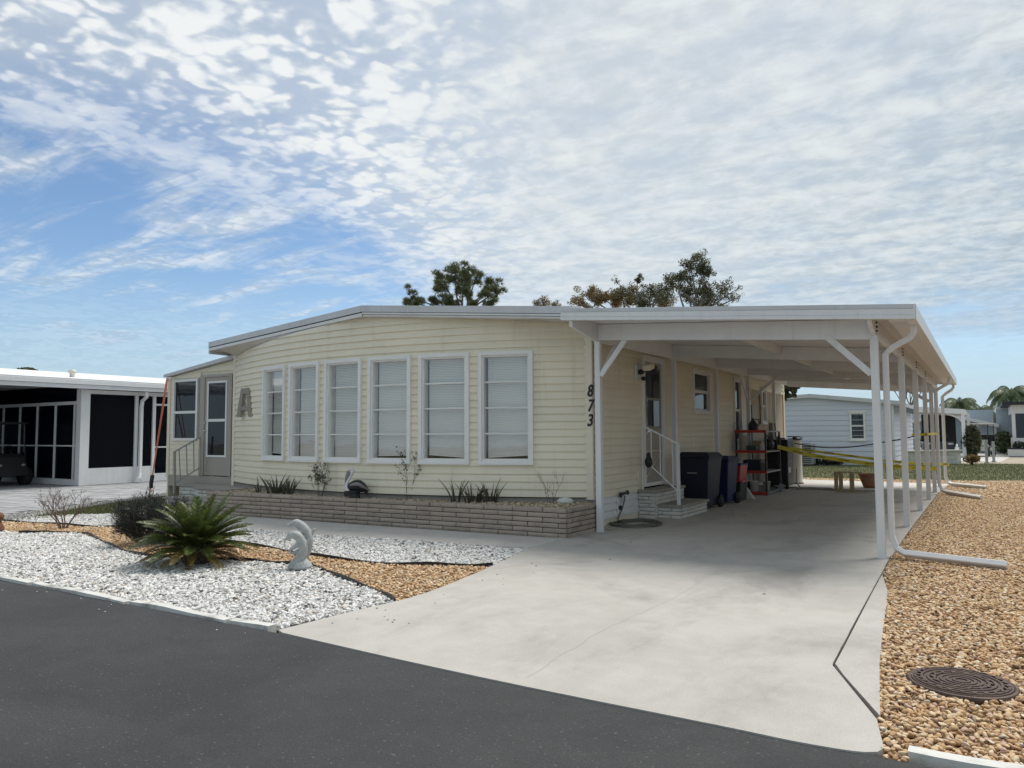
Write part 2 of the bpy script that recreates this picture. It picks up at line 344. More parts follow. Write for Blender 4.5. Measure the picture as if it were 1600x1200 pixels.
# ------------------------------------------------------------------ ground sheets
def ground_mat(name, base, alt, scale=1.2, grain=140, bump=0.3, rough=0.9, stain=None, stain_amt=0.4, speck=None, streak=False, gamp=0.4):
    m = bpy.data.materials.new(name); m.use_nodes = True; nt = m.node_tree; k = NT(nt); b = nt.nodes['Principled BSDF']
    g = k.n('ShaderNodeNewGeometry').outputs['Position']
    a = k.noise(g, scale, 6, 0.6, 0.5); f = k.noise(g, grain, 3, 0.7); md = k.noise(g, scale*7, 5, 0.6)
    c = k.mix(k.ss(k.m('ADD', k.m('MULTIPLY', a, 0.65), k.m('MULTIPLY', md, 0.35)), 0.35, 0.65), base, alt)
    if streak:
        mp = k.n('ShaderNodeMapping'); nt.links.new(g, mp.inputs[0]); mp.inputs['Scale'].default_value = (1.1, 0.42, 1); mp.inputs['Rotation'].default_value = (0,0,R(14))
        st = k.noise(mp.outputs[0], 1.5, 8, 0.7, 0.2); c = k.mix(k.ss(st, 0.48, 0.75, 0, 0.55), c, stain)
    if stain:
        c = k.mix(k.ss(k.noise(g, scale*0.55, 7, 0.65, 1.2), 0.52, 0.72, 0, stain_amt), c, stain)
    if speck:
        c = k.mix(k.ss(k.noise(g, grain*0.6, 2, 0.5), 0.66, 0.74, 0, 0.75), c, speck)
    gr = k.n('ShaderNodeVectorMath', operation='SCALE'); nt.links.new(c, gr.inputs[0]); nt.links.new(k.m('ADD', 1.0-gamp/2, k.m('MULTIPLY', f, gamp)), gr.inputs['Scale'])
    nt.links.new(gr.outputs[0], b.inputs['Base Color']); b.inputs['Roughness'].default_value = rough; b.inputs['Specular IOR Level'].default_value = 0.3
    bp = k.n('ShaderNodeBump', i_Strength=bump, i_Distance=0.006); nt.links.new(k.m('ADD', f, k.m('MULTIPLY', md, 0.4)), bp.inputs['Height']); nt.links.new(bp.outputs[0], b.inputs['Normal'])
    return m
M['asphalt'] = ground_mat('asphalt', (0.056, 0.056, 0.057), (0.043, 0.043, 0.045), 0.6, 85, 1.0, 0.85, stain=(0.033, 0.033, 0.035), stain_amt=0.6, speck=(0.17, 0.165, 0.155), gamp=1.1)
M['concrete'] = ground_mat('drive_concrete', (0.48, 0.458, 0.422), (0.41, 0.388, 0.356), 0.7, 90, 0.25, 0.85, stain=(0.27, 0.25, 0.235), stain_amt=0.65, streak=True, gamp=0.5)
M['walkc'] = ground_mat('walk_concrete', (0.56, 0.525, 0.49), (0.48, 0.45, 0.42), 1.0, 120, 0.2, 0.85, stain=(0.36, 0.35, 0.33), stain_amt=0.4)
M['patio'] = ground_mat('back_slab_concrete', (0.60, 0.58, 0.54), (0.50, 0.48, 0.45), 1.0, 120, 0.2, 0.85)
M['dirt'] = ground_mat('dry_soil', (0.20, 0.17, 0.12), (0.14, 0.13, 0.085), 0.5, 60, 0.5)
M['lawn'] = ground_mat('lawn_soil', (0.10, 0.115, 0.05), (0.15, 0.15, 0.075), 0.35, 40, 0.8, stain=(0.17, 0.15, 0.08), stain_amt=0.5)
M['paver'] = mat('grey_pavers', (0.36, 0.36, 0.37), 0.8, 0.25, 2.5, 40, 0.3, 0.004, rnd=0.14)
M['pavergap'] = mat('paver_joint', (0.18, 0.18, 0.18), 0.9, 0.2, 5)
M['kerb'] = mat('white_painted_kerb', (0.62, 0.61, 0.58), 0.8, 0.2, 5, 70, 0.4, 0.004, dirt=(0.16, 0.15, 0.14), dirt_amt=0.85)
M['bedt'] = mat('tan_bed_base', (0.26, 0.18, 0.11), 0.9, 0.3, 20, 60, 0.6, 0.01)
M['bedw'] = mat('white_bed_base', (0.22, 0.21, 0.20), 0.9, 0.35, 20, 60, 0.6, 0.01)

def sheet(name, pts, z, m, kind='structure'):
    o = MB().poly([(x, y, z) for x, y in pts]).build(name, m); o['kind'] = kind; return o
sheet('ground', [(-400,-60),(400,-60),(400,700),(-400,700)], -0.06, M['dirt'])
# road: the far side stays out of sight behind the viewer
rm = MB(); rm.poly([(-60,-7,0.003),(60,-7,0.003),(60,3.90,0.003),(-0.4,3.905,0.003),(-2.5,3.87,0.003),(-4.6,3.93,0.003),(-8.8,3.86,0.003),(-60,3.0,0.003)])
struct(rm.build('road', M['asphalt']))

# driveway slab: rounded front lip meeting the road
L_ = [(-4.61,3.97),(-4.55,4.77),(-4.48,5.33),(-4.54,6.01),(-4.75,7.13),(-5.05,8.40),(-5.10,9.3),(-5.3,9.45),(-5.3,20.9)]
R_ = [(-1.01,20.9),(-1.02,12.8),(-1.0,10.1),(-0.97,8.95),(-0.925,6.82),(-0.90,5.94),(-0.88,5.22),(-0.53,4.37),(-0.46,4.0)]
fr = [(-0.62,3.90),(-1.2,3.87),(-2.3,3.86),(-3.3,3.88),(-4.2,3.92)]
def soft(P, n=4): return [(v.x, v.y) for v in smoothline([(x, y, 0) for x, y in P], n)]
fr = [(-0.48,3.94),(-0.58,3.89),(-0.85,3.865)]+fr[1:]+[(-4.52,3.935)]
Lx = soft(L_[:6], 4)+L_[6:]
struct(MB().prism(list(reversed(Lx+R_+soft(fr, 3))), -0.05, 0.012).build('driveway', M['concrete']))
sl = [(-0.965,8.75),(-0.83,7.9),(-0.77,7.2),(-0.70,6.26),(-0.63,5.41),(-0.56,4.77),(-0.52,4.42),(-0.868,5.22),(-0.887,5.94),(-0.912,6.82)]
struct(MB().prism(list(reversed(sl)), -0.05, 0.016).build('driveway_side_strip', M['concrete']))
struct(MB().prism([(-4.9,20.93),(-1.0,20.93),(-0.9,24.3),(-5.3,24.6)], -0.05, 0.02).build('rear_patio', M['patio']))
# dark joint between the slab and its side strip, and two hairline cracks
def crack(name, pts, w, z=0.0135, jit=0.012):
    P = smoothline([(x,y,z) for x,y in pts], 7); b = MB()
    for i in range(len(P)-1):
        d = (P[i+1]-P[i]).normalized(); s_ = Vector((-d.y,d.x,0)); w0 = w*random.uniform(0.5,1.1); w1 = w*random.uniform(0.5,1.1)
        j0 = Vector((random.uniform(-jit,jit),random.uniform(-jit,jit),0))*0.3
        b.poly([P[i]-s_*w0,P[i]+s_*w0,P[i+1]+s_*w1+j0*0,P[i+1]-s_*w1])
    return struct(b.build(name, M['gap']))
crack('driveway_joint', [(-1.0,10.0),(-0.968,8.9),(-0.919,6.82),(-0.895,5.94),(-0.876,5.235)], 0.0055, 0.021)
crack('driveway_joint', [(-0.873,5.24),(-0.70,4.80),(-0.527,4.40)], 0.0038, 0.0215)
M['hair'] = mat('hairline_crack', (0.33, 0.32, 0.30), 0.9, 0.2, 9, bump=0)
def hair(pts, w=0.0022):
    P = []
    for i in range(len(pts)-1):
        for j in range(14):
            t = j/14; P.append(Vector((pts[i][0]+(pts[i+1][0]-pts[i][0])*t+random.uniform(-.012,.012), pts[i][1]+(pts[i+1][1]-pts[i][1])*t+random.uniform(-.012,.012), 0.0132)))
    b = MB()
    for i in range(len(P)-1):
        d = (P[i+1]-P[i]).normalized(); s_ = Vector((-d.y,d.x,0))*w; b.poly([P[i]-s_,P[i]+s_,P[i+1]+s_,P[i+1]-s_])
    return struct(b.build('driveway_crack', M['hair']))
hair([(-2.42,4.0),(-2.50,5.2),(-2.42,6.6),(-2.50,8.2),(-2.45,9.6)], 0.0013)
hair([(-0.98,8.0),(-0.86,7.95)])
hair([(-0.9,6.2),(-0.72,6.25)])
# walkway in front of the planter, curving off to the left
wk = [(-5.08,8.45),(-6.26,8.29),(-7.32,8.18),(-8.65,7.96),(-9.95,7.98),(-11.2,8.02),(-12.7,8.35),(-13.7,8.5),(-14.9,8.7),(-15.2,9.9),(-13.2,9.9),(-12.7,9.02),(-9.0,9.2),(-5.08,9.44)]
struct(MB().prism(list(wk), -0.05, 0.008).build('walkway', M['walkc']))

# neighbour's paved drive: joints recessed, each near paver a piece of its own
nd = struct(MB().poly([(-60,2.9,-0.035),(-14.5,3.5,-0.035),(-14.75,6.4,-0.035),(-15.7,7.2,-0.035),(-16.6,9.3,-0.035),(-17.35,11.3,-0.035),(-18,22,-0.035),(-40,22,-0.035)]).build('neighbour_driveway', M['pavergap']))
pm = MB().box((-0.292,-0.142,-0.03),(0.292,0.142,0.0)).mesh('paver', M['paver'])
cnt = 0; far = MB()
def inside_drive(x, y):
    e = -14.75 if y < 6.4 else (-14.75-(y-6.4)*1.19 if y < 7.2 else -15.7-(y-7.2)*0.41)
    return x < e-0.35
for j in range(60):
    for i in range(60):
        x = -14.6-i*0.60-(0.30 if j % 2 else 0); y = 3.7+j*0.30
        if not inside_drive(x, y): continue
        p = Vector((x, y, 0)); d = p-CAM; kx = d.dot(_f)
        if kx <= 1: continue
        sx = d.dot(_r)/kx*FPX; 
        if abs(sx) > 850 or y > 20: continue
        if y < 12.5 and x > -24 and cnt < 295:
            link('paver', pm, nd, loc=(x, y, -0.01+random.uniform(-.003,.003)), rot=(random.uniform(-.006,.006), random.uniform(-.006,.006), 0)); cnt += 1
        else: far.box((x-0.292,y-0.142,-0.04),(x+0.292,y+0.142,-0.01+random.uniform(-.002,.002)))
if far.v: tag(far.build('paver_field', M['paver'], nd), kind='stuff')

# ------------------------------------------------------------------ gravel (real stones scattered by geometry nodes)
def stonemat(name, cols, rough=0.75):
    m = bpy.data.materials.new(name); m.use_nodes = True; nt = m.node_tree; k = NT(nt); b = nt.nodes['Principled BSDF']
    oi = k.n('ShaderNodeObjectInfo').outputs['Random']; g = k.n('ShaderNodeNewGeometry').outputs['Position']
    cr = k.n('ShaderNodeValToRGB'); nt.links.new(oi, cr.inputs[0]); e = cr.color_ramp.elements
    cr.color_ramp.interpolation = 'CONSTANT'
    while len(e) < len(cols): e.new(0.5)
    for i, (p, c) in enumerate(cols): e[i].position = p; e[i].color = (*c, 1)
    v = k.m('ADD', 0.78, k.m('MULTIPLY', k.noise(g, 90, 4), 0.42))
    s_ = k.n('ShaderNodeVectorMath', operation='SCALE'); nt.links.new(cr.outputs[0], s_.inputs[0]); nt.links.new(v, s_.inputs['Scale'])
    nt.links.new(s_.outputs[0], b.inputs['Base Color']); b.inputs['Roughness'].default_value = rough; b.inputs['Specular IOR Level'].default_value = 0.3
    return m
M['st_tan'] = stonemat('tan_river_stones', [(0,(0.50,0.335,0.18)),(0.18,(0.62,0.44,0.26)),(0.36,(0.42,0.25,0.13)),(0.50,(0.68,0.53,0.35)),(0.62,(0.50,0.31,0.16)),(0.76,(0.26,0.165,0.10)),(0.87,(0.66,0.56,0.43)),(0.95,(0.52,0.36,0.27))])
M['st_white'] = stonemat('white_marble_chips', [(0,(0.66,0.65,0.63)),(0.3,(0.76,0.75,0.73)),(0.50,(0.54,0.53,0.51)),(0.62,(0.80,0.79,0.77)),(0.80,(0.42,0.40,0.38)),(0.90,(0.60,0.53,0.45)),(0.955,(0.16,0.15,0.14))])
def gravel(name, pts, z, basem, stonem, dens, size, label, cat='gravel', rough=0.30, thick=0.03, seed=1, flat=0.6, smooth=True):
    o = sheet(name, pts, z, basem, 'stuff'); o['label'] = label; o['category'] = cat
    g = bpy.data.node_groups.new(name, 'GeometryNodeTree'); g.interface.new_socket('Geometry', in_out='INPUT', socket_type='NodeSocketGeometry'); g.interface.new_socket('Geometry', in_out='OUTPUT', socket_type='NodeSocketGeometry')
    k = NT(g); gi = k.n('NodeGroupInput'); go = k.n('NodeGroupOutput')
    dp = k.n('GeometryNodeDistributePointsOnFaces', i_Density=dens, i_Seed=seed); g.links.new(gi.outputs[0], dp.inputs['Mesh'])
    rv = k.n('FunctionNodeRandomValue'); rv.data_type = 'FLOAT_VECTOR'; rv.inputs[0].default_value = (0,0,-0.006); rv.inputs[1].default_value = (0,0,thick)
    sp = k.n('GeometryNodeSetPosition'); g.links.new(dp.outputs[0], sp.inputs[0]); g.links.new(rv.outputs[0], sp.inputs['Offset'])
    gi_ = k.n('GeometryNodeGeometryToInstance')
    for q in range(4):
        ic = k.n('GeometryNodeMeshIcoSphere', i_Radius=1.0, i_Subdivisions=2)
        nz = k.n('ShaderNodeTexNoise'); nz.noise_dimensions = '4D'; nz.inputs['W'].default_value = q*7.3+seed; nz.inputs['Scale'].default_value = 0.9; nz.inputs['Detail'].default_value = 1.5
        sb = k.n('ShaderNodeVectorMath', operation='SUBTRACT'); g.links.new(nz.outputs['Color'], sb.inputs[0]); sb.inputs[1].default_value = (0.5,0.5,0.5)
        sc_ = k.n('ShaderNodeVectorMath', operation='SCALE'); g.links.new(sb.outputs[0], sc_.inputs[0]); sc_.inputs['Scale'].default_value = rough*6
        s2 = k.n('GeometryNodeSetPosition'); g.links.new(ic.outputs[0], s2.inputs[0]); g.links.new(sc_.outputs[0], s2.inputs['Offset'])
        sh = k.n('GeometryNodeSetShadeSmooth'); sh.inputs['Shade Smooth'].default_value = smooth; g.links.new(s2.outputs[0], sh.inputs[0])
        sm = k.n('GeometryNodeSetMaterial'); sm.inputs['Material'].default_value = stonem; g.links.new(sh.outputs[0], sm.inputs[0])
        g.links.new(sm.outputs[0], gi_.inputs[0])
    ip = k.n('GeometryNodeInstanceOnPoints'); g.links.new(sp.outputs[0], ip.inputs['Points']); g.links.new(gi_.outputs[0], ip.inputs['Instance']); ip.inputs['Pick Instance'].default_value = True
    rr = k.n('FunctionNodeRandomValue'); rr.data_type = 'FLOAT_VECTOR'; rr.inputs[0].default_value = (-0.5,-0.5,0); rr.inputs[1].default_value = (0.5,0.5,6.28); rr.inputs['Seed'].default_value = 5
    rs = k.n('FunctionNodeRandomValue'); rs.data_type = 'FLOAT_VECTOR'; rs.inputs[0].default_value = (size*0.62,size*0.42,size*0.3*flat/0.6); rs.inputs[1].default_value = (size*1.25,size*0.95,size*0.62*flat/0.6); rs.inputs['Seed'].default_value = 9
    g.links.new(rr.outputs[0], ip.inputs['Rotation']); g.links.new(rs.outputs[0], ip.inputs['Scale'])
    jn = k.n('GeometryNodeJoinGeometry'); g.links.new(gi.outputs[0], jn.inputs[0]); g.links.new(ip.outputs[0], jn.inputs[0]); g.links.new(jn.outputs[0], go.inputs[0])
    md = o.modifiers.new('stones', 'NODES'); md.node_group = g
    return o
gravel('tan_gravel', [(-0.46,3.90),(-0.365,3.92),(-0.365,4.08),(2.2,4.11),(2.6,13),(2.6,20),(-1.0,20),(-1.0,10.0),(-0.985,9.0),(-0.84,7.9),(-0.78,7.2),(-0.71,6.26),(-0.64,5.41),(-0.57,4.77),(-0.52,4.35),(-0.47,4.10)],
       -0.02, M['bedt'], M['st_tan'], 2900, 0.019, 'tan river gravel beside the driveway slab', seed=3)
gravel('tan_gravel', [(-1.0,20),(2.6,20),(5,29),(-0.5,26.2),(-5.6,25.4),(-7.5,25.6),(-7.5,24.4),(-5.3,24.65),(-0.9,24.35),(-0.98,21)],
       -0.02, M['bedt'], M['st_tan'], 900, 0.030, 'tan river gravel behind the carport next to the lawn', seed=4)
lowE = [(-12.6,5.80),(-11.85,6.28),(-10.95,6.07),(-10.1,5.8),(-9.4,5.60),(-8.57,5.54),(-7.6,5.88),(-7.06,6.01),(-6.48,6.06),(-5.79,5.77),(-4.94,5.43),(-4.51,5.19)]
upE = [(-14.6,6.42),(-13.72,6.62),(-12.59,6.76),(-11.82,7.01),(-9.85,6.87),(-8.03,6.74),(-7.15,6.59),(-5.9,6.6),(-5.21,6.9),(-4.76,7.14)]
gravel('white_gravel', [(-14.4,3.9),(-8.8,3.98),(-4.69,4.05),(-4.58,4.77),(-4.51,5.19)]+list(reversed(lowE[:-1]))+[(-14.5,5.9)], -0.02, M['bedw'], M['st_white'], 2300, 0.021, 'white marble gravel between the road kerb and the edging strip', rough=0.42, seed=5, smooth=False)
gravel('tan_gravel', list(lowE)+[(-4.53,5.9),(-4.75,7.05)]+list(reversed(upE[:-1]))+[(-14.6,5.95)], -0.02, M['bedt'], M['st_tan'], 2500, 0.019, 'tan gravel band around the sago palm', seed=6)
gravel('white_gravel', list(upE)+[(-5.06,8.40),(-6.26,8.27),(-7.32,8.16),(-8.65,7.94),(-9.95,7.96),(-11.2,8.0),(-12.7,8.33),(-13.7,8.45),(-14.45,7.75),(-14.85,7.1)], -0.018, M['bedw'], M['st_white'], 1900, 0.022, 'white marble gravel between the walkway and the edging strip', rough=0.42, seed=7, smooth=False)
# crushed margin and grass strip by the neighbour's drive
gravel('grey_gravel', [(-14.55,5.9),(-14.4,6.5),(-15.0,7.2),(-15.7,8.1),(-16.3,9.3),(-17.1,11.4),(-17.5,11.4),(-16.85,9.4),(-16.2,8.1),(-15.7,7.15),(-14.9,6.4),(-14.75,5.9)], -0.012, M['bedw'], stonemat('grey_chips', [(0,(0.30,0.29,0.27)),(0.4,(0.40,0.39,0.36)),(0.7,(0.22,0.21,0.20)),(0.9,(0.5,0.48,0.45))]), 1200, 0.022, 'grey crushed stone margin of the paved drive', seed=8)

def grass(name, pts, z, n, hgt, label, inside, bb, width=0.006, seed=3):
    rs = random.Random(seed); b = MB()
    b.poly([(x,y,z) for x,y in pts]); b.cur = 1
    c = 0
    while c < n:
        x = rs.uniform(bb[0],bb[1]); y = rs.uniform(bb[2],bb[3])
        if not inside(x,y): continue
        c += 1
        a = rs.uniform(0,6.28); h = hgt*rs.uniform(0.5,1.2); l = rs.uniform(0.1,0.7)*h; w = width*rs.uniform(0.7,1.4)
        dx, dy = math.cos(a), math.sin(a)
        b._a([(x-dy*w,y+dx*w,z),(x+dy*w,y-dx*w,z),(x+dx*l,y+dy*l,z+h)],[(0,1,2)])
    o = b.build(name, [M['lawn'], M['grassb']]); return tag(o, label, 'grass', kind='stuff')
def pip(poly):
    def f(x,y):
        r_ = False; n = len(poly)
        for i in range(n):
            x1,y1 = poly[i]; x2,y2 = poly[(i+1)%n]
            if (y1 > y) != (y2 > y) and x < (x2-x1)*(y-y1)/(y2-y1)+x1: r_ = not r_
        return r_
    return f
gs = [(-14.35,6.55),(-14.95,7.2),(-15.6,8.1),(-16.2,9.3),(-17.0,11.4),(-16.6,12),(-14.9,10.8),(-14.95,8.75),(-13.75,8.52),(-14.5,7.8)]
grass('grass', gs, -0.01, 9000, 0.055, 'rough grass strip between the gravel bed and the paved drive', pip(gs), (-17.2,-13.7,6.5,12))
ls = [(-40,25.9),(-7.6,25.7),(-5.6,25.5),(-0.5,26.3),(5,29.1),(14,33),(14,42),(-0.3,40.3),(-1,39.9),(-3,37.3),(-9,34.6),(-40,33)]
grass('grass', ls, -0.005, 60000, 0.045, 'mown lawn behind the carport and gravel', pip(ls), (-12,9,25,42), width=0.009, seed=4)
sheet('far_ground', [(-7,36.5),(-0.6,39.6),(14,41.9),(60,60),(60,120),(-60,120),(-60,45)], -0.03, ground_mat('far_gravel', (0.42,0.36,0.28), (0.34,0.29,0.22), 0.6, 30, 0.3))
sheet('far_driveway', [(-1.6,44),(0.6,43.2),(1.2,52),(0.9,62),(-2.6,62),(-3.2,50)], -0.02, M['patio'])

# black plastic edging
for P_, lab in ((lowE, 'black edging strip along the front of the tan gravel'), (upE, 'black edging strip along the back of the tan gravel')):
    P3 = smoothline([(x, y, 0) for x, y in P_], 6); b = MB()
    for i in range(len(P3)-1):
        h0 = 0.030+0.012*math.sin(i*0.7+1)+0.004; h1 = 0.030+0.012*math.sin((i+1)*0.7+1)+0.004
        a, c = P3[i], P3[i+1]; d = (c-a).normalized(); s_ = Vector((-d.y,d.x,0))*0.006
        b.hull8([a-s_+Vector((0,0,-.02)), c-s_+Vector((0,0,-.02)), c+s_+Vector((0,0,-.02)), a+s_+Vector((0,0,-.02))],
                [a-s_+Vector((0,0,h0)), c-s_+Vector((0,0,h1)), c+s_+Vector((0,0,h1)), a+s_+Vector((0,0,h0))])
    tag(b.build('garden_edging', M['black']), lab, 'garden edging', 'black edging strips in the gravel bed')

# kerb: separate cast blocks with open joints
kb = struct(bpy.data.objects.new('kerb', None)); C.objects.link(kb)
for a, b_, yy in ((-14.2,-12.4,3.82),(-12.37,-10.3,3.84),(-10.27,-8.17,3.88),(-8.14,-6.52,3.91),(-6.49,-5.19,3.95),(-5.16,-4.70,3.97),(-0.36,0.62,4.02),(0.65,2.0,4.04)):
    q = MB(); n = 8; lo = []; 
    for i in range(n):
        x0 = a+(b_-a)*i/n; x1 = a+(b_-a)*(i+1)/n
        y0 = yy+0.006*math.sin(x0*9); y1 = yy+0.006*math.sin(x1*9); z0 = 0.040+0.006*math.sin(x0*5); z1 = 0.040+0.006*math.sin(x1*5)
        q.hull8([(x0,y0-0.036,-0.05),(x1,y1-0.036,-0.05),(x1,y1+0.055,-0.05),(x0,y0+0.055,-0.05)],[(x0,y0-0.028,z0-.012),(x1,y1-0.028,z1-.012),(x1,y1+0.05,z1-.012),(x0,y0+0.05,z0-.012)])
    q.build('kerb_block', M['kerb'], kb)

# manhole cover
mh = thing('manhole_cover', 'round rusty brown cast iron utility cover set in the tan gravel', 'manhole cover', (-0.175,5.25,0.0)); mh.scale = (.80,.80,1)
b = MB(); b.smooth = True; b.lathe([(0.36,-0.03),(0.36,0.018),(0.335,0.022),(0.33,0.016)], 48); b.build('ring_frame', M['iron'], mh)
b = MB(); pr = [(0.326,0.0),(0.326,0.024)]
for i in range(7):
    r0 = 0.30-i*0.042; pr += [(r0+0.014,0.024),(r0+0.010,0.031),(r0-0.008,0.031),(r0-0.012,0.024)]
b.lathe(pr+[(0.012,0.024)], 48); b.build('cover_plate', M['iron'], mh)
b = MB()
for i in range(24):
    a = i*math.pi/12; b.bar((0.30*math.cos(a),0.30*math.sin(a),0.028),(0.27*math.cos(a+.12),0.27*math.sin(a+.12),0.028),0.02,0.012)
for i in range(14):
    a = i*2*math.pi/14; b.bar((0.2*math.cos(a),0.2*math.sin(a),0.027),(0.165*math.cos(a+.2),0.165*math.sin(a+.2),0.027),0.02,0.012)
tag(b.build('raised_rib', M['iron'], mh), kind='stuff')

# ------------------------------------------------------------------ the house
XR, XL, YB = -5.2, -13.8, 23.8
def bow(x): return 0.05625*x*x + 1.0725*x + 14.706          # front wall bows towards the road
def walltop(x): return 3.53-0.07*abs(x+9.1)
house = thing('mobile_home', 'cream sided single storey home numbered 873 with a bowed wall of six tall white windows', 'house', (-9.2, 10.0, 0))
HO = Vector((-9.2, 10.0, 0))
def hb(mb, name, mats, bevel=0, parent=None):                # build in world coordinates, parent under the house
    o = mb.build(name, mats, parent or house, bevel=bevel); 
    if (parent or house) is house: o.location = -HO
    return o
def plank(mb, pts, z0, z1, out=0.026, topf=None):
    """lapped siding course along a plan polyline; outward normal to the right-hand side of travel"""
    n = len(pts); vs = []
    for i, (x, y) in enumerate(pts):
        a = Vector((*pts[max(i-1,0)],0)); c = Vector((*pts[min(i+1,n-1)],0)); d = (c-a).normalized(); nr = Vector((d.y,-d.x,0))
        zt = min(z1, topf(x)) if topf else z1; zb = min(z0, zt-0.001)
        f = (zt-zb)/(z1-z0); p = Vector((x,y,0))
        q = p+nr*out
        vs += [p+Vector((0,0,zb)), q+Vector((0,0,zb)), q+Vector((0,0,zb+0.012*f)), p+nr*(out*0.7)+Vector((0,0,zb+(zt-zb)*0.5)), p+nr*(0.002+out*(1-f)*0.5)+Vector((0,0,zt))]
    fs = []
    for i in range(n-1):
        for j in range(4): fs.append((i*5+j, (i+1)*5+j, (i+1)*5+j+1, i*5+j+1))
    mb._a(vs, fs)
wins = [(-12.05,-11.18),(-11.04,-10.14),(-9.99,-9.10),(-8.955,-8.09),(-7.945,-7.06),(-6.915,-6.06)]
WZ0, WZ1 = 0.995, 2.815
ROW = 0.119; Z0 = 0.49
def seg(a, b, step=0.3):
    n = max(1, int(math.ceil((b-a)/step))); return [(a+(b-a)*i/n, bow(a+(b-a)*i/n)) for i in range(n+1)]
kk = 0
while Z0+kk*ROW < 3.5:
    z = Z0+kk*ROW; top = z+ROW+0.006
    full = (z < 0.97) or (z >= 2.74)
    spans = [(XL, XR-0.09)] if full else list(zip([XL]+[w[1]-0.035 for w in wins], [w[0]+0.035 for w in wins]+[XR-0.09]))
    if full:
        cuts_ = sorted(random.uniform(XL+1.2, XR-1.2) for _ in range(2)); e__ = [XL]+cuts_+[XR-0.09]; spans = [(e__[i_]-(0.02 if i_ else 0), e__[i_+1]) for i_ in range(3)]
    for a, c in spans:
        if z > 3.22:                                          # trim the ends under the sloping roof line
            half = (3.53-z)/0.07; a = max(a, -9.1-half); c = min(c, -9.1+half)
            if c-a < 0.1: continue
        mb = MB(); plank(mb, seg(a, c), z, top, topf=walltop); hb(mb, 'siding_plank', M['siding'])
    kk += 1
# wall core (set back) with true openings so the windows have reveals
mb = MB()
def core(a, c, z0, z1f):
    P = seg(a, c)
    for i in range(len(P)-1):
        (x0,y0),(x1,y1) = P[i],P[i+1]
        mb._a([(x0,y0+.004,z0),(x1,y1+.004,z0),(x1,y1+.004,z1f(x1)),(x0,y0+.004,z1f(x0))],[(0,1,2,3)])
core(XL, XR, 0.49, lambda x: 0.99); core(XL, XR, 2.82, walltop)
for a, c in zip([XL]+[w[1]-0.03 for w in wins], [w[0]+0.03 for w in wins]+[XR]): core(a, c, 0.99, lambda x: 2.82)
hb(mb, 'wall', M['gap'])
mb = MB(); 
for (x0,y0),(x1,y1) in zip(seg(XL,XR)[:-1], seg(XL,XR)[1:]): mb.bar((x0,y0+.05,0.22),(x1+.01,y1+.05,0.22),0.08,0.54)
hb(mb, 'foundation', M['found'])
mb = MB(); P = seg(XL, XR-0.09)
for (x0,y0),(x1,y1) in zip(P[:-1],P[1:]): mb.bar((x0,y0-.012,0.487),(x1,y1-.012,0.487),0.02,0.018)
hb(mb, 'starter_strip', M['gap'])
# dark room behind the windows
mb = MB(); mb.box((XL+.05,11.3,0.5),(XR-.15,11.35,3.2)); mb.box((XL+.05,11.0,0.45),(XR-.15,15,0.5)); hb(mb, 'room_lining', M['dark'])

# windows: identical units, each turned to its place on the bow
w_ = 0.89; h_w = WZ1-WZ0
def ring(mb, x0, z0, x1, z1, t, y0, y1):
    mb.box((x0,y0,z0),(x1,y1,z0+t)); mb.box((x0,y0,z1-t),(x1,y1,z1)); mb.box((x0,y0,z0+t),(x0+t,y1,z1-t)); mb.box((x1-t,y0,z0+t),(x1,y1,z1-t))
mb = MB(); ring(mb, 0, 0, w_, h_w, 0.06, -0.045, 0.012); mb.box((-0.006,-0.06,0.0),(w_+0.006,-0.0455,0.03)); frame_me = mb.mesh('window', M['white2'])
mb = MB(); ring(mb, 0.0602, 0.0602, w_-0.0602, h_w-0.0602, 0.028, -0.012, 0.15); sash_me = mb.mesh('sash', M['white2'])
mb = MB(); mb.box((0.0884,0.036,-0.013),(w_-0.0884,0.075,0.013)); mb.box((0.0884,0.026,-0.004),(w_-0.0884,0.0358,0.010)); mull_me = mb.mesh('glazing_bar', M['white2'])
mb = MB(); mb.box((0.0884,0.052,0),(w_-0.0884,0.056,1)); pane_me = mb.mesh('pane', M['glass'])
zb = [0.078+(h_w-0.156)*i/4 for i in range(5)]
gaps = [(0.05,0.02),(0.0,0.0),(0.0,0.005),(0.035,0.05),(0.06,0.015),(0.02,0.06)]
